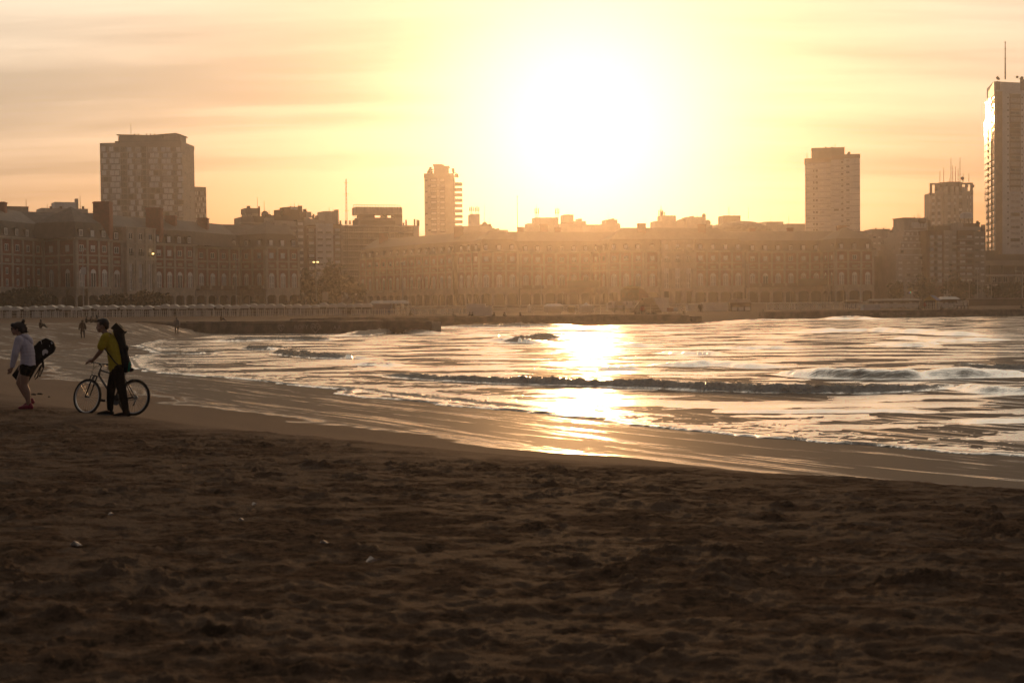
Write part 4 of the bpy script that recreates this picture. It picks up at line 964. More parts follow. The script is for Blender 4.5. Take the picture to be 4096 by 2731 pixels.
# dome
B = Bl('dome_hall', 'hall with a low weathered shell dome behind the long building', z4(530, 0)[0], z4(980, 0)[0], 600)
x0, x1 = B.X(z4(532, 0)[0]), B.X(z4(978, 0)[0]); zt, zb = B.Z(*z4(755, 643)), B.Z(*z4(755, 728)); cx_, rr_ = (x0+x1)/2, (x1-x0)/2
m = MB(); n1_, n2_ = 32, 9; vs = [(cx_, rr_, zt)]; fs = []
for i in range(1, n2_+1):
    a = math.pi/2*i/n2_
    vs += [(cx_+rr_*math.sin(a)*math.cos(2*math.pi*j/n1_), rr_+rr_*math.sin(a)*math.sin(2*math.pi*j/n1_), zb+(zt-zb)*math.cos(a)) for j in range(n1_)]
fs += [(0, 1+j, 1+(j+1) % n1_) for j in range(n1_)]
for i in range(n2_-1): fs += [(1+i*n1_+j, 1+(i+1)*n1_+j, 1+(i+1)*n1_+(j+1) % n1_, 1+i*n1_+(j+1) % n1_) for j in range(n1_)]
m.add(vs, fs); m.build('dome', mat('dome_shell', (.20, .17, .14), .9, .5, .9, .4, 3), B.root, smooth=True)
m = MB(); m.tube([(cx_, rr_, 0), (cx_, rr_, zb)], rr_*.97, 32); m.build('drum', conc3, B.root)
for j in range(14): a = math.pi+math.pi*(j+.5)/14; o = inst('window', win2(2.2, 1.4, 'glass'), B.root, (cx_+rr_*.975*math.cos(a)-1.1*math.sin(a)*-1, rr_+rr_*.975*math.sin(a)-1.1*math.cos(a), zb-1.8), a+math.pi/2)
# --- white tower on the right
z = zoomer(3.92, 3180, 560)
B = Bl('apartment_tower', 'pale three-faced apartment tower with dark roof band right of the dome', z(160, 0)[0], z(1020, 0)[0], 680, 675, yr=740)
P(B, 'wall', 160, 290, 566, None, conc4, -1.5, 12); P(B, 'wall', 564, 250, 768, None, conc4, .3, 14); P(B, 'wall', 766, 222, 1020, None, conc4, 1.6, 14)
P(B, 'roof_band', 150, 285, 570, 355, brown, -1.1, 13); P(B, 'roof_band', 566, 245, 770, 312, brown, .6, 14); P(B, 'roof_band', 764, 222, 1024, 287, brown, 1.9, 14)
P(B, 'penthouse', 262, 128, 780, 292, conc3, -4, 8); P(B, 'penthouse_band', 262, 250, 570, 292, conc4, -5.5, 1); P(B, 'roof_slab', 256, 120, 784, 133, conc3, -3.6, 9)
for r in range(12):
    y = 355+93*r
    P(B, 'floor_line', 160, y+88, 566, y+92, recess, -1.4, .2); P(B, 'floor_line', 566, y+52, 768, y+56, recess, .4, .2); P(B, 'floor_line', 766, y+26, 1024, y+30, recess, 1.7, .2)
    for x0, w, kk in ((188, 56, 'half'), (285, 22, 'dark'), (323, 36, 'dark'), (392, 62, 'half'), (494, 58, 'half')): Wn(B, x0, y+22, x0+w, y+52, kk if random.random() < .7 else random.choice(('open', 'blind')), -1.42)
    Wn(B, 612, y-20, 688, y+14, 'blind' if r != 8 else 'dark', .36); Wn(B, 724, y-22, 760, y+6, 'dark', .38)
    Wn(B, 802, y-44, 858, y-14, 'glass' if r % 3 else 'open', 1.68)
P(B, 'vent', 185, 240, 193, 285, iron, -3, 1); B.mast(z(188, 0)[0], z(0, 205)[1], z(0, 285)[1]); B.mast(z(631, 0)[0], z(0, 62)[1], z(0, 122)[1]); B.dish(*z(850, 206), .7); P(B, 'vent', 820, 206, 842, 226, conc3, -1, 1)
for x in (484, 582): P(B, 'vent', x-10, 106, x+10, 122, conc3, -8, 1.5)
# --- stepped blocks at the right
z = zoomer(3.92, 3450, 700)
B = Bl('apartment_building', 'beige flat block just right of the long building, deep in the street', z(143, 0)[0], z(432, 0)[0], 640, 640)
P(B, 'wall', 145, 845, 430, None, conc2, 0, 14); P(B, 'wall', 82, 935, 150, None, conc2, .2, 12)
for q in range(7):
    for x in (168, 240, 285, 375): Wn(B, x, 960+q*95, x+(45 if x != 285 else 28), 990+q*95, random.choice(('dark', 'blind', 'open')), .21)
for x in (212, 332): P(B, 'vent', x-5, 828, x+8, 848, conc1, -3, 1)
B = Bl('apartment_building', 'dark balconied side of a tall block catching a rim of sun along the street', z(290, 0)[0], z(660, 0)[0], 585, 560)
P(B, 'wall', 428, 845, 660, None, conc3, 0, 30); P(B, 'wall', 300, 1010, 432, None, conc1, .3, 16); P(B, 'roof_house', 466, 810, 618, 850, conc1, -3, 8); P(B, 'chimney', 590, 795, 612, 815, conc3, -3, 1.5)
for q in range(9):
    P(B, 'balcony', 300, 1160+62*q, 355, 1175+62*q, slabm, .9, 1); P(B, 'balcony', 475, 985+78*q, 520, 1005+78*q, slabm, 1.3, 1.6); Wn(B, 515, 1000+78*q, 580, 1032+78*q, random.choice(('blind', 'dark')), .02)
    Wn(B, 400, 1100+70*q, 424, 1130+70*q, 'dark', .32)
leafy('roof_plant', leaf, B.root, (B.X(z(600, 0)[0]), 2, B.Z(*z(600, 930))), (4.5, 3, 4), 260, .6, 8)
B = Bl('apartment_building', 'white terraced block stepping down towards the street', z(530, 0)[0], z(1022, 0)[0], 545, 548)
for i, (x0, y, dp) in enumerate(((660, 880, 14), (638, 962, 15), (600, 1062, 16), (578, 1160, 17), (530, 1256, 18))):
    P(B, 'wall' if i == 0 else 'terrace_wall', x0, y, 1020-i*.5, None, conc2, i*.8, dp); P(B, 'terrace_parapet', x0-3, y-14, 1018, y+6, conc4, i*.8+.2, .3)
    for x in range(int(x0)+18, 985, 88): 
        if random.random() < .85: Wn(B, x, y+24, x+random.choice((42, 58, 30)), y+64, random.choice(('half', 'dark', 'open', 'blind')), i*.8+.02)
for q in range(6):
    y = 1350+95*q; P(B, 'balcony_slab', 660, y-20, 1018, y-12, slabm, 4.4, 1.2)
    for x in (560, 690, 800, 920): Wn(B, x, y+5, x+62, y+42, random.choice(('half', 'blind', 'dark')), 3.23)
P(B, 'roof_house', 660, 672, 1020, 884, conc2, -2, 9); P(B, 'roof_house', 776, 740, 1000, 832, conc4, -1, 4); P(B, 'roof_slab', 640, 668, 832, 680, conc3, -1.8, 9); P(B, 'roof_house', 1018, 708, 1068, 800, conc3, -3, 5)
B.dish(*z(912, 716), 1.1, -.6); B.dish(*z(958, 716), 1.2, -.6)
for x, y0 in ((812, 626), (870, 596), (900, 625), (1022, 640)): B.mast(z(x, 0)[0], z(0, y0)[1], z(0, 675)[1])
B = Bl('apartment_building', 'dark framed flats with pale balconies between the terraced block and the light block', z(1003, 0)[0], z(1274, 0)[0], 540, 541)
P(B, 'wall', 1005, 868, 1272, None, brown, 0, 14)
for q in range(8):
    y = 938+98*q; P(B, 'balcony_slab', 1052, y+100, 1250, y+106, slabm, .7, .8)
    for x0, x1, k in ((1055, 1120, 'half'), (1128, 1168, 'dark'), (1174, 1245, 'half')): Wn(B, x0, y+6, x1, y+62, k, .02)
    P(B, 'balcony_front', 1054, y+66, 1248, y+99, conc1, .65, .12)
B = Bl('apartment_building', 'light flats with long balconies in front of the eight-sided tower', z(1270, 0)[0], z(1935, 0)[0], 552, 556)
P(B, 'wall', 1270, 868, 1500, None, conc2, 0, 14); P(B, 'brown_bay', 1484, 866, 1742, None, brown, .4, 14); P(B, 'wall', 1738, 880, 1930, None, conc1, -.2, 14)
for q in range(8):
    y = 945+97*q
    for x0, x1 in ((1524, 1612), (1632, 1722)): Wn(B, x0, y+4, x1, y+44, 'blind' if random.random() < .8 else 'dark', .42)
    P(B, 'balcony_front', 1500, y+46, 1738, y+66, conc1, 1.0, .12); P(B, 'balcony_slab', 1498, y+68, 1742, y+76, slabm, 1.1, .7)
    Wn(B, 1285, y+20, 1350, y+50, 'blind', .02); Wn(B, 1408, y+10, 1470, y+52, random.choice(('dark', 'half')), .02); Wn(B, 1760, y+20, 1825, y+52, random.choice(('dark', 'blind')), -.18); Wn(B, 1850, y+20, 1910, y+52, 'blind', -.18)
    if q % 2: P(B, 'balcony_slab', 1290, y+66, 1500, y+73, slabm, .9, .9)
    if q > 3: P(B, 'long_balcony', 1395, y+58, 1790, y+82, conc1, 1.6, 1.6)
P(B, 'roof_house', 1420, 750, 1580, 872, conc2, -2, 8); P(B, 'roof_house', 1582, 758, 1838, 816, brown, -2.4, 8); P(B, 'roof_house', 1560, 814, 1862, 872, conc2, -2, 8); P(B, 'roof_house', 1120, 795, 1420, 872, conc3, -4, 8)
xx = B.X(z(1630, 0)[0], -4); za, zb = B.Z(*z(1630, 592), -4), B.Z(*z(1630, 760), -4); m = MB(); m.tube([(xx, 4, zb+(za-zb)*.45), (xx, 4, za-.3), (xx, 4, za)], [1.15*2.0, 2.3, 1.7], 14); m.build('water_tank', conc4, B.root, smooth=False)
m = MB()
for dx in (-1.8, 1.8):
    for dy in (-1.5, 1.5): m.tube([(xx+dx, 4+dy, zb), (xx+dx, 4+dy, zb+(za-zb)*.45)], .25, 5)
m.build('tank_stand', conc1, B.root); P(B, 'chimney', 1900, 778, 1926, 880, conc3, -3, 2); B.dish(*z(1884, 850), 1.3)
for x in (1810,): plant_pot(B, z(x, 0)[0], z(0, 715)[1], z(0, 760)[1], 14)
# eight-sided tower
B = Bl('apartment_tower', 'eight-sided brown tower crowned by an open concrete frame and thin aerials', z(1108, 0)[0], z(1782, 0)[0], 742, 742)
L = B.L; q8 = L*.29; zt, zb = B.Z(*z(1445, 180)), 0
m = MB(); m.prism([(0, q8), (q8, 0), (L-q8, 0), (L, q8), (L, L-q8), (L-q8, L), (q8, L), (0, L-q8)], 0, zt-3, 'z'); m.build('wall', conc1, B.root)
m = MB(); m.prism([(L*.24, q8*.9), (L*.36, q8*.4), (L*.64, q8*.4), (L*.76, q8*.9), (L*.76, L*.7), (L*.24, L*.7)], zt-3, B.Z(*z(1445, 100)), 'z'); m.build('crown_block', conc3, B.root)
def face(u): # front facets by fraction
    x = u*L
    if x < q8: return x, q8-x, math.atan2(-q8, q8)
    if x > L-q8: return x, x-(L-q8), math.atan2(q8, q8)
    return x, 0, 0
for u in (.02, .125, .23, .295, .44, .56, .705, .77, .875, .98):
    x, y, a = face(u); m = MB(); hgt = zt-(0 if .2 < u < .8 else 2)+random.uniform(-.8, .8); m.box((x-.75, y-.5, 0), (x+.75, y+.8, hgt)); m.build('pier', conc2, B.root)
for u0, u1 in ((.04, .105), (.145, .21), (.315, .42), (.46, .54), (.58, .685), (.79, .855), (.895, .96)):
    x0, y0, a = face(u0); x1, y1, _ = face(u1); w = math.hypot(x1-x0, y1-y0); aa = math.atan2(y1-y0, x1-x0)
    for r in range(16):
        zz_ = zt-6.3-3.3*r; inst('window', win2(w*.86, 1.6, random.choice(('blind', 'half', 'dark', 'open'))), B.root, (x0, y0-.02, zz_), aa)
m = MB(); t = .7; zt2 = B.Z(*z(1445, 112))
for x in (.02, .14, .85, .97): m.box((x*L-.5, 5, zt-4), (x*L+.6, 6.2, zt2-.9))
m.box((0, 4.95, zt2-.9), (L*.27, 6.3, zt2)); m.box((L*.73, 4.95, zt2-.9), (L, 6.3, zt2)); m.build('open_frame', conc3, B.root)
for x, y0 in ((1215, -60), (1275, -110), (1388, -260), (1415, -150), (1460, -130), (1500, -100), (1530, -270), (1668, -20), (1365, 45), (1580, -20)): B.mast(z(x, 0)[0], z(0, y0)[1], z(0, 110)[1], -8, .2, 'antenna')
B.dish(*z(1568, 55), 1.0, -7)
for x in (1632, 1728): B.dish(*z(x, 175), 1.0, -1)
# --- big tower at the right edge
z = zoomer(3.732, 3850, 280)
B = Bl('apartment_tower', 'tall white tower at the right edge with a glazed flank flashing in the sun', 3981, 4260, 628, 640, yr=640)
Y0 = lambda yy: (yy-280)*3.732
def PS(nm, a, b_, c, e, m, off=0, dep=12): return B.box(nm, a, c, b_, e, m, off, dep)
zl_ = B.Z(3990, 1018)
PS('wall', 3981, 366, 4260, 1016, conc4, 0, .6)
for x0, x1, y0, y1 in ((3984, 4000, 326, 362), (4081, 4100, 318, 362)): PS('dark_panel', x0, y0, x1, y1, panel, -2.9, .2)
PS('brown_band', 4038, 376, 4083, 764, mat('brown_panel', (.15, .10, .07), .8), .02, .2); PS('brown_band', 4112, 376, 4160, 764, mat('brown_panel', (.15, .10, .07)), .02, .2)
for r in range(25):
    y = 391+25.4*r
    if y > 985: break
    if r >= 4: B.win(3993.5, 4007.5, y+98-89, y+107-89+2, random.choice(('glass', 'glass', 'open')), .02)
    B.win(4042, 4079, y+4, y+16, random.choice(('open', 'dark', 'glass', 'open')), .05); PS('window_sill', 4041, y+18, 4080, y+19.5, slabm, .3, .3)
    B.win(4116, 4150, y+4, y+16, 'dark', .05)
    for x in (4032, 4088):
        xx = B.X(x); zz_ = B.Z(x, y); o = inst('round_vent', cached('rv', lambda: MB().tube([(0, .1, 0), (0, -.06, 0)], .42, 10).mesh('round_vent', recess)), B.root, (xx, 0, zz_))
# glazed flank: stacked bay windows of bright glass, each sheet set a hair differently
mg = bpy.data.materials.new('mirror_glass'); mg.use_nodes = True; bb = mg.node_tree.nodes['Principled BSDF']
bb.inputs['Base Color'].default_value = (.55, .42, .26, 1); bb.inputs['Metallic'].default_value = .85; bb.inputs['Roughness'].default_value = .10
to_cam = (EYE-(B.A+Vector((-6, 8, 80)))).normalized(); nrm = (to_cam+SUND).normalized(); ang = math.atan2(nrm.y, nrm.x)      # the flank faces where it mirrors the sun to the beach
fu = Vector((-nrm.y, nrm.x, 0)).normalized();
if fu.y < 0: fu = -fu
C0 = B.A.copy(); W_ = 26
inv = Matrix.Rotation(-B.rz, 3, 'Z')
def F(q, out, zz_): p = C0+fu*q+nrm*out; p = inv @ (p-B.A); return (p.x, p.y, zz_)
ztop = B.Z(3978, 385)
m = MB(); m.add([F(0, .0, zl_-3), F(W_, .0, zl_-3), F(W_, .0, ztop+2), F(0, .0, ztop+2), F(0, -3, zl_-3), F(W_, -3, zl_-3), F(W_, -3, ztop+2), F(0, -3, ztop+2)], [(0, 1, 2, 3), (3, 2, 6, 7), (1, 5, 6, 2), (0, 3, 7, 4)]); m.build('flank_wall', mat('flank_tile', (.36, .22, .12), .45, .25, .5), B.root)
LB_ = B.L
for nm, q0, za, zb, y0 in (('tower_body', .0, zl_-3, ztop+1, .6), ('upper_body', 3.2, ztop+1.01, B.Z(3975, 321), 3.0)):
    m = MB(); a = F(q0, -.15, 0); e = F(W_, -.15, 0); m.prism([(a[0], max(a[1], y0)), (LB_, y0), (LB_, 24), (e[0], e[1])], za, zb, 'z'); m.build(nm, conc4, B.root)
nr = 25; fh = (ztop-zl_)/nr
for r in range(nr):
    for c in range(5):
        q0, q1 = .6+c*5.0, .6+c*5.0+4.0; z0_ = zl_+r*fh; o = 1.1 if c in (1, 3) or (c == 4 and 8 < r < 22) else .45
        gx, zb_, zt_ = (.45, .35, .1) if r > 14 else (0, .9, .5)
        jx, jz = random.gauss(0, .008), random.gauss(0, .012)
        m = MB(); m.add([F(q0-gx, o+jx, z0_+zb_), F(q1+gx, o-jx, z0_+zb_), F(q1+gx, o-jx+jz, z0_+fh-zt_), F(q0-gx, o+jx+jz, z0_+fh-zt_)], [(0, 1, 2, 3)]); m.build('glass_pane', mg, B.root)
        m = MB(); m.add([F(q0-.1, 0, z0_), F(q0-.1, o+.06, z0_), F(q1+.1, o+.06, z0_), F(q1+.1, 0, z0_), F(q0-.1, 0, z0_+zb_-.05), F(q0-.1, o+.06, z0_+zb_-.05), F(q1+.1, o+.06, z0_+zb_-.05), F(q1+.1, 0, z0_+zb_-.05)], [(0, 1, 5, 4), (1, 2, 6, 5), (2, 3, 7, 6), (4, 5, 6, 7), (3, 2, 1, 0)]); m.build('bay_front', mat('flank_tile', (.36, .22, .12)), B.root)
# upper set-back glazed block
m = MB(); m.add([F(3.2, .05, ztop+1), F(W_-6, .05, ztop+1), F(W_-6, .05, B.Z(3969, 322)-2), F(3.2, .05, B.Z(3969, 322))], [(0, 1, 2, 3)]); m.build('upper_flank', mat('flank_tile', (.36, .22, .12)), B.root)
B.mast(4021, 166, 318, -9, .35, 'mast')
for x, h, sd in ((3993, 306, 21), (4068, 303, 22), (4088, 303, 23)): plant_pot(B, x, h, 322, sd)
# podium under it
B = Bl('podium_building', 'dark low podium with wide concrete slabs under the white tower', 3900, 4300, 592, 600, yr=1080)
PS('wall', 3915, 1060, 4300, None, conc3, -6, 20)
PS('roof_slab', 3897, 1041, 4300, 1061, conc1, 1, 40); PS('upper_wall', 3985, 1016, 4300, 1044, conc3, -12, 22)
xa, xb = B.X(3903), B.X(3986); m = MB(); m.prism([(xa, B.Z(3903, 1041)), (xb+1, B.Z(3986, 1041)), (xb+1, B.Z(3986, 1003)), (xb-4, B.Z(3980, 1001))], 0, 20, 'y'); m.build('sloped_roof', conc3, B.root)
PS('canopy_slab', 3910, 1098, 4300, 1103, slabm, 2, 8); PS('canopy_slab', 3935, 1136, 4300, 1140, slabm, 3, 8)
for x in (3912, 3960, 4010, 4062, 4110): PS('column', x, 1061, x+4, None, conc1, 0, .8)
for q in range(8): B.win(3925+q*22, 3942+q*22, 1108, 1130, 'glass', -5.9); B.win(3925+q*22, 3942+q*22, 1146, 1170, 'dark', -5.9)
# ------------------------------------------------------------------ promenade and beach furniture
def base(px, d): p = atx(px, d); p.z = gz(p.x, p.y) if d < 436 else ZB; return p
pole_m = mat('pole_paint', (.50, .47, .43), .6, .1); canvas = mat('white_canvas', (.72, .66, .58), .9, .12, .8); timber = mat('painted_picket', (.66, .59, .52), .85, .2, 1.5)
lampglow = mat('lamp_glow', (.9, .8, .6), emit=((1, .62, .2), 14.)); lampoff = mat('lamp_glass', (.6, .56, .5), .3)
def lamp(px, yt, d, style, label, grp='tall promenade lamps'):
    b = base(px, d); h = at(px, yt, d).z-b.z; t = thing('street_lamp', label, 'lamp post', b, 0, grp)
    r = .16 if h > 8 else .07
    m = MB(); m.tube([(0, 0, 0), (0, 0, h*.08), (0, 0, h)], [r*1.6, r, r*.6], 8); m.build('pole', pole_m, t)
    if style in ('twin', 'lit2'):
        for s in (-1, 1):
            m = MB(); m.tube([(0, 0, h), (s*.5, 0, h+.15)], .05, 5); m.build('arm', pole_m, t); m = MB(); m.box((s*.6-.28, -.2, h+.0), (s*.6+.28, .2, h+.26)); m.build('lamp_head', lampglow if style == 'lit2' else lampoff, t)
    elif style == 'cross':
        for s in (-1, 1):
            m = MB(); m.tube([(0, 0, h), (s*1.5, 0, h+.12)], .06, 5); m.build('arm', pole_m, t); m = MB(); m.box((s*1.7-.4, -.12, h+.06), (s*1.7+.4, .12, h+.22)); m.build('lamp_head', lampoff, t)
    elif style == 'one' or style == 'lit1':
        m = MB(); m.tube([(0, 0, h), (.6, 0, h+.25)], .05, 5); m.build('arm', pole_m, t); m = MB(); m.box((.5, -.2, h+.2), (.95, .2, h+.5)); m.build('lamp_head', lampglow if style == 'lit1' else lampoff, t)
    elif style == 'flood':
        for s in (-.6, 0, .6): m = MB(); m.box((s-.25, -.2, h-.1), (s+.25, .2, h+.35)); m.build('lamp_head', lampoff, t)
    elif style == 'globe': m = MB(); m.ball((0, 0, h+.25), .32, 10, 7); m.build('globe', lampoff, t, smooth=True)
    return t
t = lamp(334, 998, 372, 'flood', 'tall pole with floodlights and a white board at the left pavilion')
m = MB(); z1 = at(334, 1098, 372).z-t.location.z; m.box((-.45, -.25, z1), (.8, -.17, z1+1.9)); m.build('notice_board', conc4, t)
lamp(605, 1020, 412, 'lit1', 'lamp post with one orange lit lamp by the stone entrance')
lamp(945, 1040, 430, 'flood', 'tall unlit pole in front of the arcade, second from the left tower')
lamp(1265, 1050, 440, 'lit2', 'lamp post with two lit orange lamps before the trees in the gap')
lamp(1611, 1052, 430, 'flood', 'tall pole rising behind the blue kiosk')
for x, w in ((1632, 'left'), (1644, 'right')): lamp(x, 1152, 420, 'cross', 'ornate double armed lamp beside the blue kiosk, the %s of the pair' % w, 'pair of ornate lamps')
lamp(2165, 1062, 440, 'flood', 'tall pole standing in the golden haze under the sun')
lamp(2996, 1060, 440, 'twin', 'tall pole above the brown kiosk right of the stage')
lamp(3442, 1062, 436, 'twin', 'tall pole in front of the last pavilion of the long building')
for x, yt, st, lab in ((3791, 1112, 'cross', 'double armed street lamp behind the yellow gabled kiosk'), (3877, 1112, 'cross', 'double armed street lamp left of the podium building'), (3910, 1064, 'none', 'thick bare pole at the corner of the podium building'), (3931, 1108, 'none', 'thin bare pole just right of the thick one'), (3966, 1122, 'one', 'short armed pole in front of the podium building'), (4089, 1086, 'cross', 'double armed street lamp at the right edge'),
    (3617, 1118, 'one', 'curved street lamp in the street beyond the long building')):
    lamp(x, yt, 430, st, lab, 'street lamps on the right')
for x, yt, d, lab in ((1211, 1178, 452, 'globe lamp at the corner of the left building'), (1380, 1178, 452, 'globe lamp beside the rock monument'), (1250, 1178, 470, 'dim globe lamp behind the lit post'), (1424, 1180, 460, 'globe lamp behind the parked truck'), (2251, 1176, 400, 'small lamp between the marquee tents'), (3953, 1152, 400, 'small globe lamp on the promenade before the podium')): lamp(x, yt, d, 'globe', lab, 'globe lamps')
lamp(1223, 1178, 330, 'none', 'white tapered bollard post in front of the trees', 'posts on the sand'); lamp(998, 1182, 330, 'none', 'thin white flagpole behind the tents', 'posts on the sand'); lamp(2945, 1163, 330, 'none', 'thin white pole by the brown kiosk', 'posts on the sand'); lamp(3161, 1160, 330, 'none', 'thin white pole behind the right fence', 'posts on the sand'); lamp(3385, 1162, 330, 'none', 'thin white pole before the right pavilion', 'posts on the sand')

# --- trees and shrubs
def tree(name, label, px, d, w, yt, n=900, m_=leaf, cat='tree', sz=.42, sd=1, group='trees in the gap'):
    b = base(px, d); h = at(px, yt, d).z-b.z; t = thing(name, label, cat, b, 0, group)
    m = MB(); r = .05*h; m.tube([(0, 0, 0), (.1*w, .1, h*.3), (0, 0, h*.7)], [r, r*.7, r*.25], 7)
    for q in range(5): a = q*1.26; m.tube([(0, 0, h*(.25+.06*q)), (w*.35*math.cos(a), w*.3*math.sin(a), h*(.55+.05*q))], [r*.4, r*.1], 5)
    m.build('trunk', bark, t)
    leafy('crown', m_, t, (0, 0, h*.55), (w, w*.8, h*.44), int(n*1.7), sz, sd); return t
tree('leafy_tree', 'round dark tree in the gap, left of the lit lamp', 1228, 478, 3.9, 1088, 900, sd=2)
tree('leafy_tree', 'large dark domed tree in the gap, right of the lit lamp', 1322, 470, 4.9, 1076, 1500, sd=3)
tree('leafy_tree', 'dim tree against the banded block in the gap', 1424, 500, 3.2, 1118, 700, sd=4)
for x, d, w, yt, lab, sd in ((70, 330, 3.6, 1160, 'low broad shrub at the left edge before the arcade', 5), (140, 330, 3.9, 1146, 'tall rounded shrub before the arcade at the left', 6), (465, 340, 4.4, 1168, 'wide shrub left of the stone entrance', 7), (560, 340, 3.6, 1170, 'middle shrub in front of the stone entrance', 8), (618, 340, 3.7, 1162, 'spiky shrub right of the stone entrance', 9), (30, 345, 3, 1178, 'small shrub half out of the frame at the left', 12)):
    tree('shrub', lab, x, d, w, yt, 620, leaf2, 'shrub', .34, sd, 'shrubs before the left building')
for x, d, w, yt, lab, sd in ((3585, 480, 3, 1130, 'street tree beyond the corner of the long building', 31), (3690, 500, 4, 1112, 'dark street tree below the terraced block', 32), (3838, 470, 4.6, 1108, 'dark palm-like tree left of the podium', 33), (4000, 460, 4, 1130, 'dark tree before the podium columns', 34), (4060, 455, 4.5, 1138, 'dark tree before the podium at the right edge', 35)):
    tree('leafy_tree', lab, x, d, w, yt, 600, leaf, 'tree', .4, sd, 'street trees on the right')
for x, d, w, yt, lab, sd in ((1255, 440, 4.5, 1190, 'low bush under the lit lamp', 41), (1180, 445, 2.5, 1206, 'low bush at the foot of the left building', 42), (1030, 440, 3, 1206, 'flat bush before the arcade near its right end', 43), (1150, 442, 2.4, 1208, 'small bush under the last arches', 44), (1340, 440, 3, 1204, 'low bush by the stone pillar', 45)):
    tree('bush', lab, x, d, w, yt, 260, leaf, 'bush', .3, sd, 'bushes on the promenade')
# --- monument, truck
b = base(1301, 445); t = thing('stone_pillar', 'plain stone pillar before the large dark tree', 'monument', b); h = at(1301, 1168, 445).z-b.z
MB().prism([(-.85, -.5), (.85, -.5), (.85, .5), (-.85, .5)], .4, h, 'z').build('shaft', conc2, t); MB().box((-1.2, -.8, 0), (1.2, .8, .4)).build('plinth', conc2, t)
b = base(1388, 445); t = thing('rock_monument', 'rocky mound carrying a small pale statue', 'monument', b); h = at(1388, 1180, 445).z-b.z
m = MB(); m.tube([(-.6, 0, 0), (-.3, 0, h*.3), (.5, 0, h*.6), (.9, 0, h*.98)], [2.0, 1.7, 1.2, .5], 8); m.build('rock', conc3, t); m = MB(); m.tube([(.1, -.4, h*.75), (0, -.4, h*.95), (.12, -.4, h*1.05)], [.25, .35, .2], 7); m.ball((.1, -.4, h*1.13), .2); m.build('statue', conc4, t)
b = base(1438, 430); t = thing('parked_truck', 'small white truck with a roof rack parked behind the blue kiosk', 'truck', b)
MB().box((-1.6, -1, .5), (1.6, 1, 1.5)).build('body', conc4, t); MB().prism([(-1.5, 1.5), (.9, 1.5), (.7, 2.1), (-1.4, 2.1)], -.9, .9, 'y').build('cab', glass, t); m = MB(); m.box((-1.3, -.9, 2.13), (1.2, .9, 2.25)); m.build('roof_rack', conc4, t)
for x in (-1, 1): m = MB(); m.tube([(x, -1.05, .4), (x, -.8, .4)], .4, 10); m.build('wheel', iron, t)
# --- beach tents and picket fences
def tent_mesh():
    r = MB(); k = 8
    for i in range(k):
        for j in (0, 1):
            pass
    prof = [(-1.1, 1.75)]+[(-1.1+2.2*q/k, 1.75+.5*math.sin(math.pi*q/k)) for q in range(1, k)]+[(1.1, 1.75)]
    r.prism(prof, -1.1, 1.1, 'y'); return r.mesh('tent_roof', canvas)
t0 = None
for i, px in enumerate(np.linspace(-40, 1470, 44)):
    d = 287+3*math.sin(i*1.7); b = base(px, d)
    if t0 is None:
        t0 = thing('beach_tent', 'white canvas beach tent in the long row behind the picket fence', 'tent', b, 0, 'row of beach tents on the left')
        inst('tent_roof', tent_mesh(), t0); m = MB(); m.box((-1.12, -1.12, 1.42), (1.12, -1.09, 1.76)); m.build('valance', canvas, t0)
        m = MB(); m.box((-1.1, 1.0, .05), (1.1, 1.04, 1.7)); m.build('back_cloth', mat('tent_painted_shade', (.16, .11, .08), .9), t0)  # dark brown paints the tent's inner shade onto the back cloth
        for x in (-1.05, 1.05): m = MB(); m.tube([(x, -1.05, 0), (x, -1.05, 1.45)], .06, 5); m.build('post', timber, t0)
    else: dup(t0, b, random.uniform(-.05, .05), sc=(1, 1, random.uniform(.9, 1.08)))
picket = MB().box((-.07, -.02, 0), (.07, .02, 1.25)).mesh('picket', timber); picket2 = MB().box((-.16, -.02, 0), (.16, .02, 1.3)).mesh('picket', timber)
def fence(label, pts, step=.36, h=1., grp='picket fences on the beach', wire=False):
    P_ = [base(x, d) for x, d in pts]; t = thing('picket_fence' if not wire else 'wire_fence', label, 'fence', P_[0], 0, grp); o = P_[0]
    for a, b in zip(P_[:-1], P_[1:]):
        L = (b-a).length; n = max(1, int(L/step)); rz = math.atan2((b-a).y, (b-a).x)
        for i in range(n):
            if not wire and random.random() < .07: continue
            p = a.lerp(b, (i+random.uniform(-.2, .2)*(not wire))/n)-o; p.z = gz(p.x+o.x, p.y+o.y)-o.z-.05
            if wire: q = inst('post', cached('wpost', lambda: MB().tube([(0, 0, 0), (0, 0, 1.7)], .05, 5).mesh('post', timber)), t, p)
            else: q = inst('picket', picket if random.random() < .7 else picket2, t, p, rz); q.scale = (1, 1, h*random.uniform(.93, 1.05))
        for zz_ in ((.35, 1.0) if not wire else (.6, 1.1, 1.62)):
            m = MB(); m.tube([tuple(a-o+Vector((0, .05, zz_*h))), tuple((a+b)/2-o+Vector((0, .05, zz_*h-(.06 if wire else 0)))), tuple(b-o+Vector((0, .05, zz_*h)))], .035 if not wire else .025, 4); m.build('rail' if not wire else 'wire', timber, t)
    return t
fence('pale picket fence running in front of the tents on the left', [(-60, 279), (520, 276), (985, 272), (1400, 268)], .40)
fence('open slatted fence under the blue kiosk', [(1404, 266), (1630, 264), (1890, 262)], .40, .98)
fence('wire fence with thin posts under the sun', [(1970, 258), (2300, 256), (2700, 262)], 2.3, 1, 'wire fences on the beach', True)
fence('white picket fence on the right above the sea wall', [(3068, 300), (3440, 302), (3690, 306)], .42, 1.05)
fence('white picket fence around the yellow gabled kiosk', [(3704, 292), (3870, 292)], .36, 1.1)
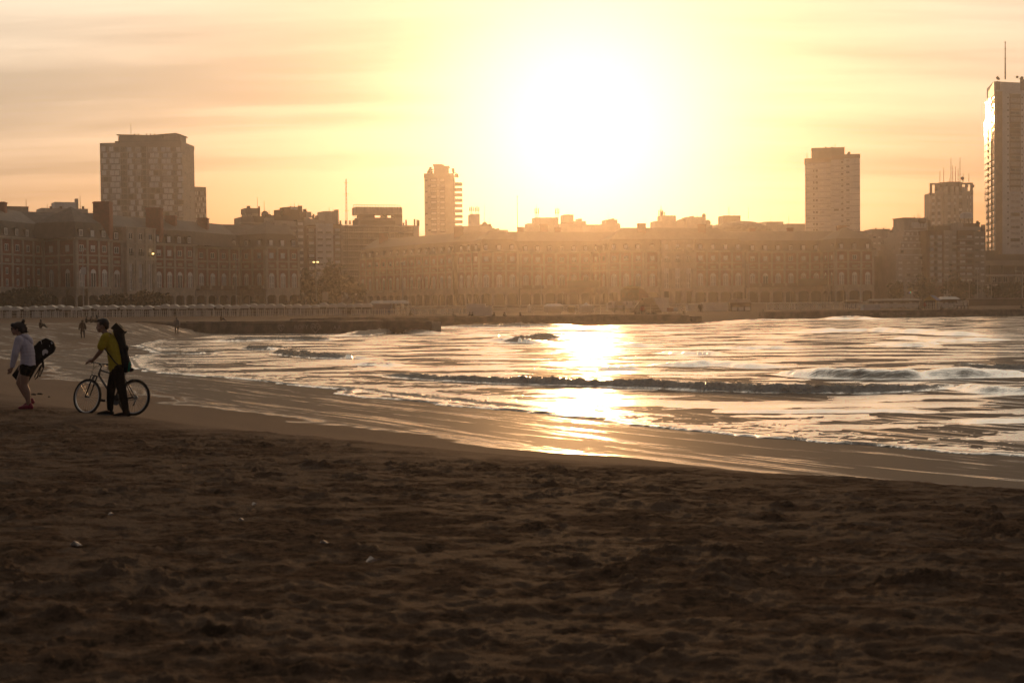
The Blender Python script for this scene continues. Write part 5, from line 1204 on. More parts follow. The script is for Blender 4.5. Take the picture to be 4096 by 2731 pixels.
# --- kiosks, stalls and containers
blue = mat('blue_paint', (.10, .11, .17), .8, .2); corr = mat('corrugated_sheet', (.36, .34, .33), .5, .15); yel = mat('yellow_paint', (.40, .28, .08), .8, .15); darkroof = mat('dark_roof', (.09, .06, .045), .9)
def px_w(x0, x1, d): return atx(x1, d).x-atx(x0, d).x
def zrel(px, py, d, b): return at(px, py, d).z-b.z
d = 292; b = base(1480, d); t = thing('beach_kiosk', 'blue walled kiosk with a corrugated gable roof and open porch', 'kiosk', b); w = px_w(1480, 1632, d); zr, ze = zrel(1550, 1202, d, b), zrel(1550, 1215, d, b)
MB().box((.2, 0, 0), (w*.56, 3, ze)).build('wall', blue, t); MB().box((w*.56+.01, 2.6, 0), (w*.62, 3, ze)).build('wall', darkroof, t)
for q in range(24):
    x = -.1+(w-.5)*q/24; m = MB(); m.add([(x+.05*math.sin(q), -.4, ze), (x+(w-.5)/24-.03, -.4, ze), (x+(w-.5)/24-.03+.4, 1.5, zr), (x+.4, 1.5, zr), (x+.1, -.4, ze+.07), (x+(w-.5)/24-.1, -.4, ze+.07)], [(0, 1, 2, 3), (0, 1, 5, 4), (4, 5, 2, 3)]); m.build('roof_sheet', corr, t)
m = MB(); m.add([(w-.5, -.4, ze), (w+.1, 1.5, ze), (w-.1, 1.5, zr), (w-.5, 3.4, ze)], [(0, 1, 2), (1, 3, 2)]); m.prism([(-.4, ze), (3.4, ze), (1.5, zr-.04)], w-.55, w-.45, 'x'); m.build('gable', corr, t)
for x in (w*.8, w-.4): m = MB(); m.tube([(x, -.2, 0), (x, -.2, ze)], .08, 5); m.build('porch_post', darkroof, t)
def box_thing(name, label, cat, x0, x1, yt, d, dep, mt, grp=None, lid=None):
    b = base((x0+x1)/2, d); t = thing(name, label, cat, b, 0, grp); w = px_w(x0, x1, d)/2; h = zrel((x0+x1)/2, yt, d, b)
    MB().box((-w, 0, 0), (w, dep, h)).build('body', mt, t)
    MB().box((-w-.08, -.1, h+.003), (w+.08, dep+.1, h+.12)).build('lid', lid or mt, t)
    for q in range(1, 4): m = MB(); x = -w+2*w*q/4; m.box((x-.03, -.05, .1), (x+.03, -.003, h-.1)); m.build('rib', mt, t)
    return t
box_thing('white_shed', 'blank white shed on the sand below the row of tents', 'shed', 1885, 1965, 1230, 240, 3, conc4, 'white boxes on the beach')
box_thing('storage_container', 'white storage container above the right sea wall', 'container', 3455, 3520, 1221, 262, 2.5, conc4, 'white boxes on the beach')
box_thing('site_container', 'tall white container behind the black ramp', 'container', 2612, 2675, 1193, 283, 3, conc4, 'white boxes on the beach')
box_thing('tarp_enclosure', 'white tarpaulin enclosure left of the brown kiosk', 'enclosure', 2812, 2928, 1211, 290, 4, canvas, 'white boxes on the beach')
box_thing('tarp_enclosure', 'low pale enclosure behind the stand right of the ramp', 'enclosure', 2752, 2800, 1222, 292, 3, canvas, 'white boxes on the beach')
box_thing('awning_van', 'white van roof showing behind the white shed', 'van', 1865, 1942, 1217, 275, 2.2, conc4)
def marquee(label, x0, x1, ye, yp, d, dep=5, peaks=1, mt=canvas, style='gable'):
    b = base((x0+x1)/2, d); t = thing('marquee_tent', label, 'tent', b, 0, 'event tents under the sun'); w = px_w(x0, x1, d)/2; he, hp = zrel((x0+x1)/2, ye, d, b), zrel((x0+x1)/2, yp, d, b)
    if style == 'gable': MB().add([(-w, 0, he), (w, 0, he), (w-.6, dep/2, hp), (-w+.6, dep/2, hp), (-w, dep, he), (w, dep, he)], [(0, 1, 2, 3), (3, 2, 5, 4), (1, 5, 2), (0, 3, 4)]).build('tent_roof', mt, t)
    else:
        m = MB(); n = 12; prev = None; rings = [(1, he), (.62, he+(hp-he)*.14), (.32, he+(hp-he)*.42), (.1, he+(hp-he)*.82), (.01, hp)]
        m.v = [(w*s*f*(1 if abs(c) else 1), dep/2+dep/2*f*sn, zz_) for f, zz_ in rings for s, c, sn in [(max(-1, min(1, 1.35*math.cos(2*math.pi*(j+.5)/n))), 1, max(-1, min(1, 1.35*math.sin(2*math.pi*(j+.5)/n)))) for j in range(n)]]
        m.f = [(i*n+j, i*n+(j+1) % n, (i+1)*n+(j+1) % n, (i+1)*n+j) for i in range(4) for j in range(n)]; m.build('tent_roof', mt, t)
    MB().box((-w, 0, he-.5), (w, .05, he)).build('valance', mt, t); MB().box((-w+.1, dep-.1, 0), (w-.1, dep, he)).build('back_cloth', mt, t)
    for x in (-w+.1, w-.1): m = MB(); m.tube([(x, .03, 0), (x, .03, he-.5)], .06, 5); m.build('post', timber, t)
marquee('long white marquee with a ridge roof under the sun', 2176, 2254, 1224, 1215, 295); marquee('tiny white cone topped tent left of the marquee', 2110, 2125, 1223, 1213, 295, 2.5, style='peak'); marquee('small yellowish stall tent right of the marquee', 2270, 2306, 1227, 1220, 290, 3, mt=mat('yellow_canvas', (.5, .38, .2), .9)); marquee('square tent with one tall swooping peak left of the motorhome', 2318, 2376, 1222, 1208, 278, 4, style='peak')
d = 284; b = base(2492, d); t = thing('motorhome', 'long white motorhome with small dark windows beside the black ramp', 'motorhome', b); w = px_w(2430, 2556, d)/2; h = zrel(2490, 1204, d, b)
MB().prism([(-w, .45), (w, .45), (w, h), (-w+.7, h), (-w, h-.45)], 0, 2.4, 'y').build('body', conc4, t); MB().box((-w+.2, -.02, .45), (w, -.004, .8)).build('stripe', conc1, t)
for x0, x1, z0_, z1_ in ((-w+.15, -w+.9, 1.4, 2.0), (-w+1.5, -w+2.1, .5, 2.1), (-w*.35, 0, 1.3, 2.2), (w*.2, w*.3, 1.5, 2.0), (w*.6, w*.75, 1.4, 2.1)): m = MB(); m.box((x0, -.03, z0_), (x1, -.005, z1_)); m.build('window', glass, t)
for x in (-w*.6, w*.5): m = MB(); m.tube([(x, -.06, .4), (x, .2, .4)], .42, 12); m.build('wheel', iron, t)
d = 276; b = base(2580, d); t = thing('skate_ramp', 'black sloped ramp with a flat top under the stage arch', 'ramp', b); X = lambda q: px_w(2580, q, d); Zr = lambda q: zrel(2580, q, d, b)
m = MB(); m.prism([(X(2574), -.3), (X(2648), -.3), (X(2646), .15), (X(2612), Zr(1194)), (X(2574), Zr(1194))], 0, 4, 'y'); m.build('ramp_body', darkroof, t); m = MB(); m.prism([(X(2524), 0), (X(2573), 0), (X(2573), Zr(1203)), (X(2562), Zr(1203))], .5, 4, 'y'); m.build('ramp_wing', darkroof, t); m = MB(); m.box((X(2574), -.06, Zr(1194)+.003), (X(2612), 4, Zr(1194)+.12)); m.build('deck', conc2, t)
# festive stage arch
d = 305; b = base(2535, d); t = thing('stage_front', 'dark painted stage front with a curved top and arched right wing', 'stage', b); X = lambda q: px_w(2535, q, d); Zr = lambda q: zrel(2535, q, d, b)
m = MB(); k = 10; arc_ = [(X(2484)+(X(2560)-X(2484))*q/k, Zr(1160)+1.0*math.sin(math.pi*q/k)) for q in range(k+1)]; m.prism([(X(2484), Zr(1172))]+arc_+[(X(2560), Zr(1172))], 0, .6, 'y'); m.build('pediment', mat('stage_paint', (.16, .12, .05), .8, .4, 1.5, col2=(.10, .12, .05)), t)
MB().box((X(2482), .3, 0), (X(2560), .8, Zr(1172))).build('backdrop', mat('stage_art', (.22, .13, .05), .8, .6, 1.2, col2=(.07, .10, .04)), t)
m = MB(); pts = [(X(2560)+ (X(2594)-X(2560))*math.sin(a), Zr(1202)+(Zr(1152)-Zr(1202))*math.cos(a)*1.0) for a in np.linspace(0, math.pi/2, 9)]; m.prism([(X(2556), 0)]+[(X(2556), Zr(1154))]+pts+[(X(2594), 0)], -.3, .2, 'y'); m.build('wing', mat('stage_red', (.22, .08, .05), .8, .4), t)
for q in range(4): m = MB(); m.tube([(X(2486+q*24), -.1, 0), (X(2486+q*24), -.1, Zr(1172))], .12, 6); m.build('column', mat('stage_paint', (.16, .12, .05)), t)
m = MB()
for x, r in ((2515, .8), (2540, .9)): m.ball((X(x), -.2, Zr(1152)), (r*1.5, .3, r*.45), 8, 5)
m.build('yellow_ornament', yel, t)
# small stand and panels by the ramp
for x, w_, yt, lab, mt in ((2668, 26, 1232, 'red and white game panel right of the ramp', mat('red_panel', (.28, .08, .05))), (2695, 18, 1230, 'grey white advertising panel beside the red one', conc4)):
    d = 262; b = base(x, d); t = thing('board_panel', lab, 'panel', b, 0, 'panels by the ramp'); w = px_w(x, x+w_, d); h = zrel(x, yt, d, b); MB().box((0, 0, .3), (w, .08, h)).build('board', mt, t)
    for q in (.1, w-.1): m = MB(); m.tube([(q, .14, 0), (q, .14, h)], .04, 5); m.build('leg', timber, t)
d = 264; b = base(2725, d); t = thing('lifeguard_stand', 'white open frame stand right of the game panels', 'stand', b); h = zrel(2725, 1217, d, b)
for x in (-.9, .0, .9):
    m = MB(); m.tube([(x, 0, 0), (x, 0, h)], .05, 5); m.build('post', timber, t)
for q in (.35, .65, 1): m = MB(); m.tube([(-.9, 0, h*q), (.9, 0, h*q)], .045, 5); m.build('rail', timber, t)
def kiosk(label, x0, x1, ye, yr, d, rm, wm, hip=.25, dep=4):
    b = base((x0+x1)/2, d); t = thing('beach_kiosk', label, 'kiosk', b); w = px_w(x0, x1, d)/2; he, hp = zrel(x0, ye, d, b), zrel(x0, yr, d, b)
    MB().add([(-w, -.6, he), (w, -.6, he), (w*(1-hip), dep/2, hp), (-w*(1-hip), dep/2, hp), (-w, dep, he), (w, dep, he)], [(0, 1, 2, 3), (3, 2, 5, 4), (1, 5, 2), (0, 3, 4)]).build('roof', rm, t)
    MB().box((-w*.9, .6, 0), (w*.9, dep-.4, he)).build('wall', wm, t)
    for q in range(4): x = -w*.88+w*1.76*q/3; m = MB(); m.box((x-.07, -.3, 0), (x+.07, -.16, he)); m.build('post', darkroof, t)
    for q in range(3): x0_ = -w*.88+w*1.76*q/3+.12; m = MB(); m.box((x0_, -.28, .1), (x0_+w*1.76/3-.24, -.2, he*.5)); m.build('counter_panel', canvas, t)
    return t
kiosk('brown roofed beach kiosk with white counter panels on a mound', 2918, 3008, 1211, 1196, 282, darkroof, darkroof)
kiosk('low kiosk with a dark weathered roof right of the yellow gable', 3762, 3842, 1197, 1187, 300, corr, darkroof)
kiosk('long low grey roofed stall behind the right container', 3480, 3686, 1203, 1196, 330, conc1, conc3, .05)
kiosk('small dark roofed stall before the right pavilion', 3385, 3442, 1205, 1198, 330, darkroof, conc3)
d = 296; b = base(3720, d); t = thing('beach_kiosk', 'kiosk with a yellow gable and blue roof side', 'kiosk', b); w = px_w(3691, 3741, d)/2; he, hp = zrel(3715, 1201, d, b), zrel(3715, 1181, d, b)
m = MB(); m.prism([(-w, he), (w, he), (0, hp)], 0, .1, 'y'); m.build('gable', yel, t); MB().add([(w, 0, he), (0, 0, hp), (2.0, 4, hp), (w+2.4, 4, he)], [(0, 1, 2, 3)]).build('roof', mat('blue_roof', (.05, .08, .22), .8), t); MB().box((-w+.2, .12, 0), (w, 3.5, he)).build('wall', darkroof, t)
for x in (-w+.1, w-.1): m = MB(); m.tube([(x, -.08, 0), (x, -.08, he)], .09, 5); m.build('post', yel, t)
d = 284; b = base(3852, d); t = thing('raised_deck', 'dark timber deck on stilts at the end of the right fence', 'deck', b); w = px_w(3826, 3872, d)/2; h = zrel(3850, 1222, d, b)
MB().box((-w, 0, h-.12), (w, 2.5, h)).build('deck', darkroof, t)
for x in (-w+.1, -w*.3, w*.3, w-.1):
    m = MB(); m.tube([(x, .1, 0), (x, .1, h-.121)], .09, 5); m.build('stilt', darkroof, t); m = MB(); m.box((x-.04, -.03, h+.003), (x+.04, .03, h+1.0)); m.build('railing_post', timber, t)
m = MB(); m.box((-w, -.08, h+.8), (w, -.035, h+.92)); m.build('handrail', timber, t)
# coloured flags and lights in the street on the right
for x, y, lab, c in ((3642, 1169, 'tiny row of coloured lights in the street at the right', [((.4, .3, 1), 1.6), ((.2, 1, .6), 1.6), ((1, .35, .2), 1)]),):
    d = 440; p = at(x, y, d); t = thing('coloured_lights', lab, 'lights', (p.x, p.y, ZB))
    m = MB(); m.tube([(0, .2, 0), (0, .2, p.z-ZB+.5)], .08, 5); m.build('post', iron, t)
    for i, (cc, s) in enumerate(c): m = MB(); m.box((-.5+i*.4, -.1, p.z-ZB-.12), (-.25+i*.4, 0, p.z-ZB+.12)); m.build('light', mat('coloured_light_%d' % i, cc, emit=(cc, s)), t)
d = 430; b = base(3650, d); t = thing('yellow_flag', 'yellow flag hanging on a pole in the street at the right', 'flag', b); h = zrel(3650, 1150, d, b); m = MB(); m.tube([(0, 0, 0), (0, 0, h)], .06, 5); m.build('pole', pole_m, t); m = MB(); m.add([(-.05, 0, h), (-1.4, .1, h-.3), (-1.2, -.1, h-1.5), (-.05, 0, h-1.2), (-.05, .06, h), (-1.4, .16, h-.3), (-1.2, -.04, h-1.5), (-.05, .06, h-1.2)], [(0, 1, 2, 3), (7, 6, 5, 4), (0, 4, 5, 1), (2, 6, 7, 3)]); m.build('cloth', yel, t)
# terrace wall of the promenade along the right, and a retaining line on the left
for xa, xb, da, db, yt, lab in ((3870, 4200, 360, 362, 1196, 'low promenade retaining wall at the right above the sand'),):
    a, b = base(xa, da), base(xb, db); t = thing('retaining_wall', lab, 'wall', a); L = (b-a).length; m = MB(); h = zrel(xa+20, yt, da, a)
    m.box((0, 0, -.3), (L, .6, h)); m.build('wall_body', conc3, t); m = MB(); m.box((0, -.08, h+.003), (L, .7, h+.15)); m.build('coping', conc2, t)
# ------------------------------------------------------------------ people
def remesh(mb, voxel, smooth=2):
    me = mb.mesh('tmp'); o = bpy.data.objects.new('tmp', me); COL.objects.link(o)
    r = o.modifiers.new('r', 'REMESH'); r.mode = 'VOXEL'; r.voxel_size = voxel; r.use_smooth_shade = True
    if smooth: s = o.modifiers.new('s', 'SMOOTH'); s.iterations = smooth; s.factor = .5
    dg = bpy.context.evaluated_depsgraph_get(); dg.update(); out = bpy.data.meshes.new_from_object(o.evaluated_get(dg)); bpy.data.objects.remove(o); bpy.data.meshes.remove(me)
    out.polygons.foreach_set('use_smooth', [True]*len(out.polygons)); return out
def caps(mb, pts, rad, n=10):
    for p, r in zip(pts, rad): mb.ball(p, r, n, 8)
    for i in range(len(pts)-1): mb.tube([pts[i], pts[i+1]], [rad[i], rad[i+1]], n)
def part(name, mb, m, parent, voxel=.012, smooth=2, **k):
    me = remesh(mb, voxel, smooth); me.name = name; me.materials.append(m); return inst(name, me, parent, **k)
skin = mat('skin', (.30, .17, .115), .55, .1, 8); hairm = mat('dark_hair', (.022, .013, .010), .55, .3, 30); black = mat('black_cloth', (.010, .009, .009), .9, .3, 12, spec=.05); yshirt = mat('yellow_tshirt', (.40, .29, .012), .85, .12, 9, .25, 30)
shoe_m = mat('dark_shoe', (.020, .016, .016), .8, .3, spec=.1); sole_m = mat('shoe_sole', (.30, .27, .25), .7); lilac = mat('lilac_hoodie', (.50, .44, .50), .9, .1, 10, .3, 26); pinkshoe = mat('red_trainer', (.26, .018, .04), .6, .35, 12); bagm = mat('black_bag', (.010, .011, .013), .65, .3, 12, spec=.15)
def hand(mb, w, dirv, curl, s=1., side=1):            # palm, four bent fingers, thumb
    w = Vector(w); f = Vector(dirv).normalized(); c = Vector(curl).normalized(); q = f.cross(c).normalized()*side
    mb.ball(tuple(w+f*.045*s), .034*s, 8, 6); mb.ball(tuple(w+f*.075*s), .036*s, 8, 6)
    for i, l in enumerate((.068, .078, .072, .056)):
        b = w+f*.09*s+q*(.027-.018*i)*s; k = b+f*l*.5*s+c*.012*s; e = k+f*l*.15*s+c*l*.55*s
        caps(mb, [tuple(b), tuple(k), tuple(e)], [.010*s, .009*s, .008*s], 6)
    b = w+f*.035*s+q*.032*s; caps(mb, [tuple(b), tuple(b+f*.03*s+q*.022*s+c*.01*s), tuple(b+f*.055*s+q*.012*s+c*.034*s)], [.0125*s, .011*s, .009*s], 6)
def head(mb, c, s=1., yaw=0.):                        # faces -x, turned by yaw
    cy_, sy_ = math.cos(yaw), math.sin(yaw)
    def T(x, y, z): x -= 0; return (c[0]+(x*cy_-y*sy_)*s, c[1]+(x*sy_+y*cy_)*s, c[2]+z*s)
    mb.ball((.012, 0, .03), (.098, .076, .096), 14, 10, T); mb.ball((-.035, 0, -.035), (.062, .058, .078), 12, 9, T); mb.ball((-.06, 0, -.088), (.034, .034, .026), 10, 7, T)      # skull, face, chin
    mb.prism([(-.088, .03), (-.128, -.032), (-.118, -.042), (-.085, -.04)], -.012, .012, 'y', T); mb.ball((-.113, 0, -.033), (.015, .017, .012), 8, 6, T)
    mb.ball((-.098, 0, -.062), (.012, .024, .008), 8, 5, T); mb.ball((-.096, 0, -.074), (.012, .022, .008), 8, 5, T); mb.ball((-.088, 0, .032), (.014, .05, .012), 8, 5, T)
    for sd in (-1, 1): mb.ball((.02, .075*sd, -.01), (.020, .012, .032), 8, 6, T); mb.ball((-.03, .05*sd, -.05), (.04, .02, .03), 8, 6, T)
    return T
def shoe(root, heel, toe, hgt, parent, m1=shoe_m, m2=sole_m, w=.045):
    a, b = Vector(heel), Vector(toe); mb = MB(); d = b-a
    caps(mb, [tuple(a+Vector((0, 0, .045))), tuple(a+d*.35+Vector((0, 0, .05))), tuple(a+d*.7+Vector((0, 0, .036))), tuple(a+d*.97+Vector((0, 0, .030)))], [w*.9, w, w*.95, w*.62], 10); caps(mb, [tuple(a+d*.12+Vector((0, 0, .05))), tuple(a+d*.08+Vector((0, 0, hgt)))], [w, w*.92], 10)
    s = part('shoe', mb, m1, parent, .01)
    u = d.normalized(); v = Vector((-u.y, u.x, 0)).normalized(); mb = MB(); n = 12
    pl = [a+d*.5+u*(d.length*.53)*math.cos(2*math.pi*j/n)+v*(w*.98)*math.sin(2*math.pi*j/n) for j in range(n)]
    mb.v = [tuple(p+Vector((0, 0, -.004))) for p in pl]+[tuple(p+Vector((0, 0, .024))) for p in pl]; mb.f = [tuple(range(n))[::-1], tuple(range(n, 2*n))]+[(i, (i+1) % n, n+(i+1) % n, n+i) for i in range(n)]
    mb.build('sole', m2, s)
# --- man pushing a bicycle
MB0 = at(470, 1658, 25.86); MB0.z = gz(MB0.x, MB0.y); sc_ = FPX/MB0.y; MS = 3.5625*sc_
man = thing('person', 'person in a yellow t-shirt and dark trousers pushing a bicycle, black bag on the back', 'person', MB0)
def mp(x, y, dp=0.): return ((x-782)/MS, dp, (1455-y)/MS)
HD = -.36
b = MB(); T = head(b, mp(672, 186, HD), 1.02, -.12)
caps(b, [mp(700, 262, HD), mp(738, 335, HD)], [.056, .066]); 
caps(b, [mp(750, 345, HD), mp(800, 420, HD+.01), mp(840, 580, HD), mp(862, 760, HD)], [.10, .125, .115, .12])
caps(b, [mp(755, 345, HD-.13), mp(755, 345, HD+.13)], [.062, .062])
caps(b, [mp(728, 362, HD-.17), mp(668, 535, HD-.13), mp(520, 662, HD+.06)], [.058, .045, .031]); hand(b, mp(518, 664, HD+.06), (-.9, .25, -.2), (-.15, .15, -1), 1, 1)
caps(b, [mp(780, 352, HD+.17), mp(738, 590, HD+.36), mp(662, 712, HD+.56)], [.056, .042, .030]); hand(b, mp(662, 714, HD+.56), (-.35, .3, -.9), (-.9, .2, -.3), 1, -1)
caps(b, [mp(838, 800, HD+.09), mp(762, 1065, HD+.07), mp(738, 1375, HD+.08)], [.088, .058, .042]); caps(b, [mp(884, 810, HD-.08), mp(945, 1085, HD-.10), mp(993, 1390, HD-.10)], [.09, .058, .042])
part('body', b, skin, man, .009, 1)
b = MB(); c = mp(672, 186, HD)
b.ball((c[0]+.022, c[1], c[2]+.05), (.104, .088, .098), 14, 10); b.ball((c[0]-.05, c[1], c[2]+.10), (.05, .06, .035), 10, 7); b.ball((c[0]+.075, c[1], c[2]+.0), (.045, .066, .07), 10, 8)
hr = part('hair', b, hairm, man, .012, 1)
# keep the face clear of hair by shaping the hair's front edge
for v in hr.data.vertices:
    x = v.co.x-c[0]; zz_ = v.co.z-c[2]
    if x < -.035 and zz_ < .075: v.co.x = c[0]-.035+(x+.035)*.15
b = MB()
for sec, rr in (((755, 335), .085), ((775, 380), .128), ((815, 470), .138), ((838, 580), .134), ((850, 680), .134), ((855, 775), .142)):
    b.ball(mp(sec[0], sec[1], HD), (rr*1.0, rr*1.28, rr*.85), 12, 8)
for (p, q) in (((775, 380), (815, 470)), ((815, 470), (838, 580)), ((838, 580), (850, 680)), ((850, 680), (855, 775))):
    for f in (.33, .66): x, y = p[0]+(q[0]-p[0])*f, p[1]+(q[1]-p[1])*f; b.ball(mp(x, y, HD), (.138, .175, .11), 12, 8)
caps(b, [mp(738, 350, HD-.15), mp(690, 468, HD-.17)], [.082, .078]); caps(b, [mp(780, 345, HD+.15), mp(765, 470, HD+.24)], [.078, .07])
caps(b, [mp(740, 335, HD-.1), mp(770, 330, HD+.1)], [.075, .075])
for v_ in (b,): pass
part('t_shirt', b, yshirt, man, .011, 2)
b = MB(); caps(b, [mp(852, 788, HD+.07), mp(762, 1060, HD+.07), mp(742, 1250, HD+.08), mp(742, 1350, HD+.08)], [.122, .082, .064, .058], 12); caps(b, [mp(885, 800, HD-.07), mp(948, 1080, HD-.10), mp(985, 1270, HD-.10), mp(1000, 1385, HD-.10)], [.122, .085, .066, .060], 12); b.ball(mp(862, 800, HD), (.135, .16, .11), 12, 8)
part('trousers', b, black, man, .012, 2)
shoe(man, mp(765, 1450, HD+.08), mp(560, 1450, HD+.12), .10, man); shoe(man, mp(1040, 1462, HD-.10), mp(838, 1462, HD-.12), .10, man)
# --- bag and bottle on his back
bag = thing('long_bag', 'long black padded bag slung on the back of the person with the bicycle', 'bag', MB0)
b = MB(); caps(b, [mp(888, 180, HD), mp(895, 250, HD), mp(925, 400, HD), mp(955, 560, HD), mp(985, 700, HD), mp(995, 800, HD)], [.035, .10, .088, .088, .09, .062], 10); caps(b, [mp(900, 200, HD), mp(965, 268, HD)], [.05, .035]); b.ball(mp(1012, 500, HD), (.03, .07, .05))
part('bag_body', b, bagm, bag, .014, 1)
b = MB(); b.prism([mp(800, 222)[::2], mp(884, 138)[::2], mp(1003, 264)[::2], mp(966, 302)[::2]], HD-.09, HD+.09, 'y'); b.build('flap', bagm, bag)
b = MB(); pts = [mp(742, 345, HD-.10), mp(706, 470, HD-.172), mp(735, 495, HD-.183), mp(815, 600, HD-.198), mp(880, 690, HD-.192), mp(945, 765, HD-.12)]; b.tube([mp(800, 300, HD-.04)]+pts[:1]+pts[2:], .012, 6); b.build('strap', bagm, bag)
b = MB(); b.tube([mp(1012, 505, HD-.07), mp(1020, 545, HD-.07), mp(1018, 575, HD-.07)], .006, 5); b.build('zip_cord', bagm, bag)
bot = thing('water_bottle', 'green water bottle tucked in the side of the long black bag', 'bottle', MB0); grn = mat('green_plastic', (.0, .16, .10), .25, .2, spec=.7)
b = MB(); b.tube([mp(1046, 690, HD-.02), mp(1050, 730, HD-.02), mp(1040, 832, HD-.02)], [.026, .034, .034], 12); b.build('bottle_body', grn, bot, smooth=True); b = MB(); b.tube([mp(1050, 812, HD-.02), mp(1092, 800, HD-.02)], [.034, .032], 12); b.ball(mp(1080, 802, HD-.02), .034); b.build('bottle_cap', bagm, bot)
# --- bicycle
met = mat('bike_frame_paint', (.03, .03, .034), .25, .2, spec=.8); rub = mat('tyre_rubber', (.018, .017, .016), .85, .2); alu = mat('bare_alloy', (.45, .43, .40), .3, .1, metal=.9)
YAW = R(19); bike = thing('bicycle', 'dark mountain bike being pushed along the wet sand edge', 'bicycle', MB0)
hv = Vector((-math.cos(YAW), math.sin(YAW), 0)); lv = Vector((-hv.y, hv.x, 0)); lean = R(-9)     # lv: the bike's left
lv = Vector((-math.sin(YAW), -math.cos(YAW), 0))
upv = (Vector((0, 0, 1))*math.cos(lean)+lv*math.sin(lean)); side = (lv*math.cos(lean)-Vector((0, 0, 1))*math.sin(lean))
O = Vector((.33, -.19, -.012))                                  # rear contact
def bk(u, w, v=0.): p = O+hv*u+upv*w+side*v; return (p.x, p.y, p.z)
RW = .335; steer = R(8)
def wheel(u, ste, nm):
    fw = (hv*math.cos(ste)-side*math.sin(ste)); cen = Vector(bk(u, RW)); sd = fw.cross(upv).normalized()
    w = thing_part = None
    N_ = 40; m = MB(); n2 = 8
    for j in range(N_):
        a = 2*math.pi*j/N_; rd = fw*math.cos(a)+upv*math.sin(a)
        for k in range(n2): bq = 2*math.pi*k/n2; m.v.append(tuple(cen+rd*(RW-.024+.024*math.cos(bq)*(1 if (j % 2) or math.cos(bq) < .5 else .86))+sd*.024*math.sin(bq)))
    m.f = [(j*n2+k, j*n2+(k+1) % n2, ((j+1) % N_)*n2+(k+1) % n2, ((j+1) % N_)*n2+k) for j in range(N_) for k in range(n2)]
    w = m.build('wheel', rub, bike)
    m = MB()
    for j in range(N_):
        a = 2*math.pi*j/N_; rd = fw*math.cos(a)+upv*math.sin(a)
        for rr, ss in ((RW-.044, -.011), (RW-.044, .011), (RW-.062, .008), (RW-.062, -.008)): m.v.append(tuple(cen+rd*rr+sd*ss))
    m.f = [(j*4+k, j*4+(k+1) % 4, ((j+1) % N_)*4+(k+1) % 4, ((j+1) % N_)*4+k) for j in range(N_) for k in range(4)]
    m.build('rim', alu, w); m = MB(); m.tube([cen-sd*.05, cen+sd*.05], .018, 10); m.build('hub', met, w)
    me = None
    for j in range(28):
        a = 2*math.pi*j/28; rd = fw*math.cos(a)+upv*math.sin(a); h2 = fw*math.cos(a+(.55 if j % 2 else -.55))+upv*math.sin(a+(.55 if j % 2 else -.55)); m = MB(); m.tube([cen+h2*.018+sd*(.025 if j % 4 < 2 else -.025), cen+rd*(RW-.06)], .0016, 3, False); m.build('spoke', alu, w)
    return fw, sd, cen
_, _, rc = wheel(0, 0, 'rear'); WB = 1.0; ffw, fsd, fc = wheel(WB, steer, 'front')
BBp = bk(.415, .285); STt = bk(.24, .72); HTt = bk(.765, .83); HTb = bk(.79, .735)
def tb(name, pts, r, m=met, parent=bike, n=8): q = MB(); q.tube(pts, r, n); return q.build(name, m, parent, smooth=True)
q = MB()
for a, c_, r in ((BBp, STt, .016), (BBp, HTb, .0205), (bk(.255, .69), HTt, .0175), (HTt, HTb, .021)): q.tube([a, c_], r, 10)
for s in (-.055, .055): q.tube([bk(.40, .285, s*.6), bk(0, RW, s)], .010, 7); q.tube([bk(.25, .68, s*.5), bk(0, RW, s)], .0085, 7)
q.build('frame', met, bike, smooth=True)
fu_ = lambda f, h, s: tuple(Vector(fc)+ffw*f+upv*h+fsd*s)
q = MB()
for s in (-.055, .055): q.tube([fu_(0, 0, s), fu_(-.10, .26, s), fu_(-.165, .385, s*.7)], [.010, .014, .015], 7)
q.tube([fu_(-.165, .385, -.045), fu_(-.165, .385, .045)], .016, 7); q.build('fork', met, bike, smooth=True)
tb('stem', [HTt, bk(.745, .90), bk(.80, .945)], .015)
bc = Vector(bk(.80, .95)); bs = -fsd if fsd.dot(lv) < 0 else fsd
hb_ = tb('handlebar', [bc+bs*.29-ffw*.05+upv*.0, bc+bs*.10+upv*.005, bc, bc-bs*.10+upv*.005, bc-bs*.29-ffw*.05], .011)
for s in (1, -1):
    tb('grip', [bc+bs*.29*s-ffw*.05, bc+bs*.17*s-ffw*.02], .017, rub, hb_); tb('brake_lever', [bc+bs*.15*s, bc+bs*.17*s+ffw*.05-upv*.02, bc+bs*.27*s+ffw*.055-upv*.035], .006, met, hb_)
tb('cable', [bc+bs*.14, bc+ffw*.13-upv*.04, bc+ffw*.16-upv*.2, fu_(-.10, .40, 0)], .004, rub, hb_, 5); tb('cable', [bc-bs*.14, bc+ffw*.09-upv*.06, fu_(-.05, .45, 0), bk(.70, .74)], .004, rub, hb_, 5)
tb('seat_post', [STt, bk(.215, .82)], .013, alu)
q = MB(); q.ball((0, 0, 0), (.13, .075, .03), 12, 6); q.v = [tuple(Vector(bk(.21+(-x if x > 0 else -x), .85+z, y*(1.0 if x > 0 else .45)))) for x, y, z in q.v]; q.build('saddle', black, bike, smooth=True)
q = MB(); q.tube([bk(.415, .285, -.052), bk(.415, .285, -.044)], .095, 24); cr = q.build('chainring', met, bike)
tb('crank', [bk(.415, .285, .06), bk(.565, .262, .075)], .010, alu, cr); tb('crank', [bk(.415, .285, -.07), bk(.265, .308, -.08)], .010, alu, cr)
for u, w, v in ((.575, .262, .12), (.255, .308, -.125)): q = MB(); a = Vector(bk(u, w, v)); q.tube([tuple(a-side*.045), tuple(a+side*.045)], .026, 6); q.build('pedal', rub, cr)
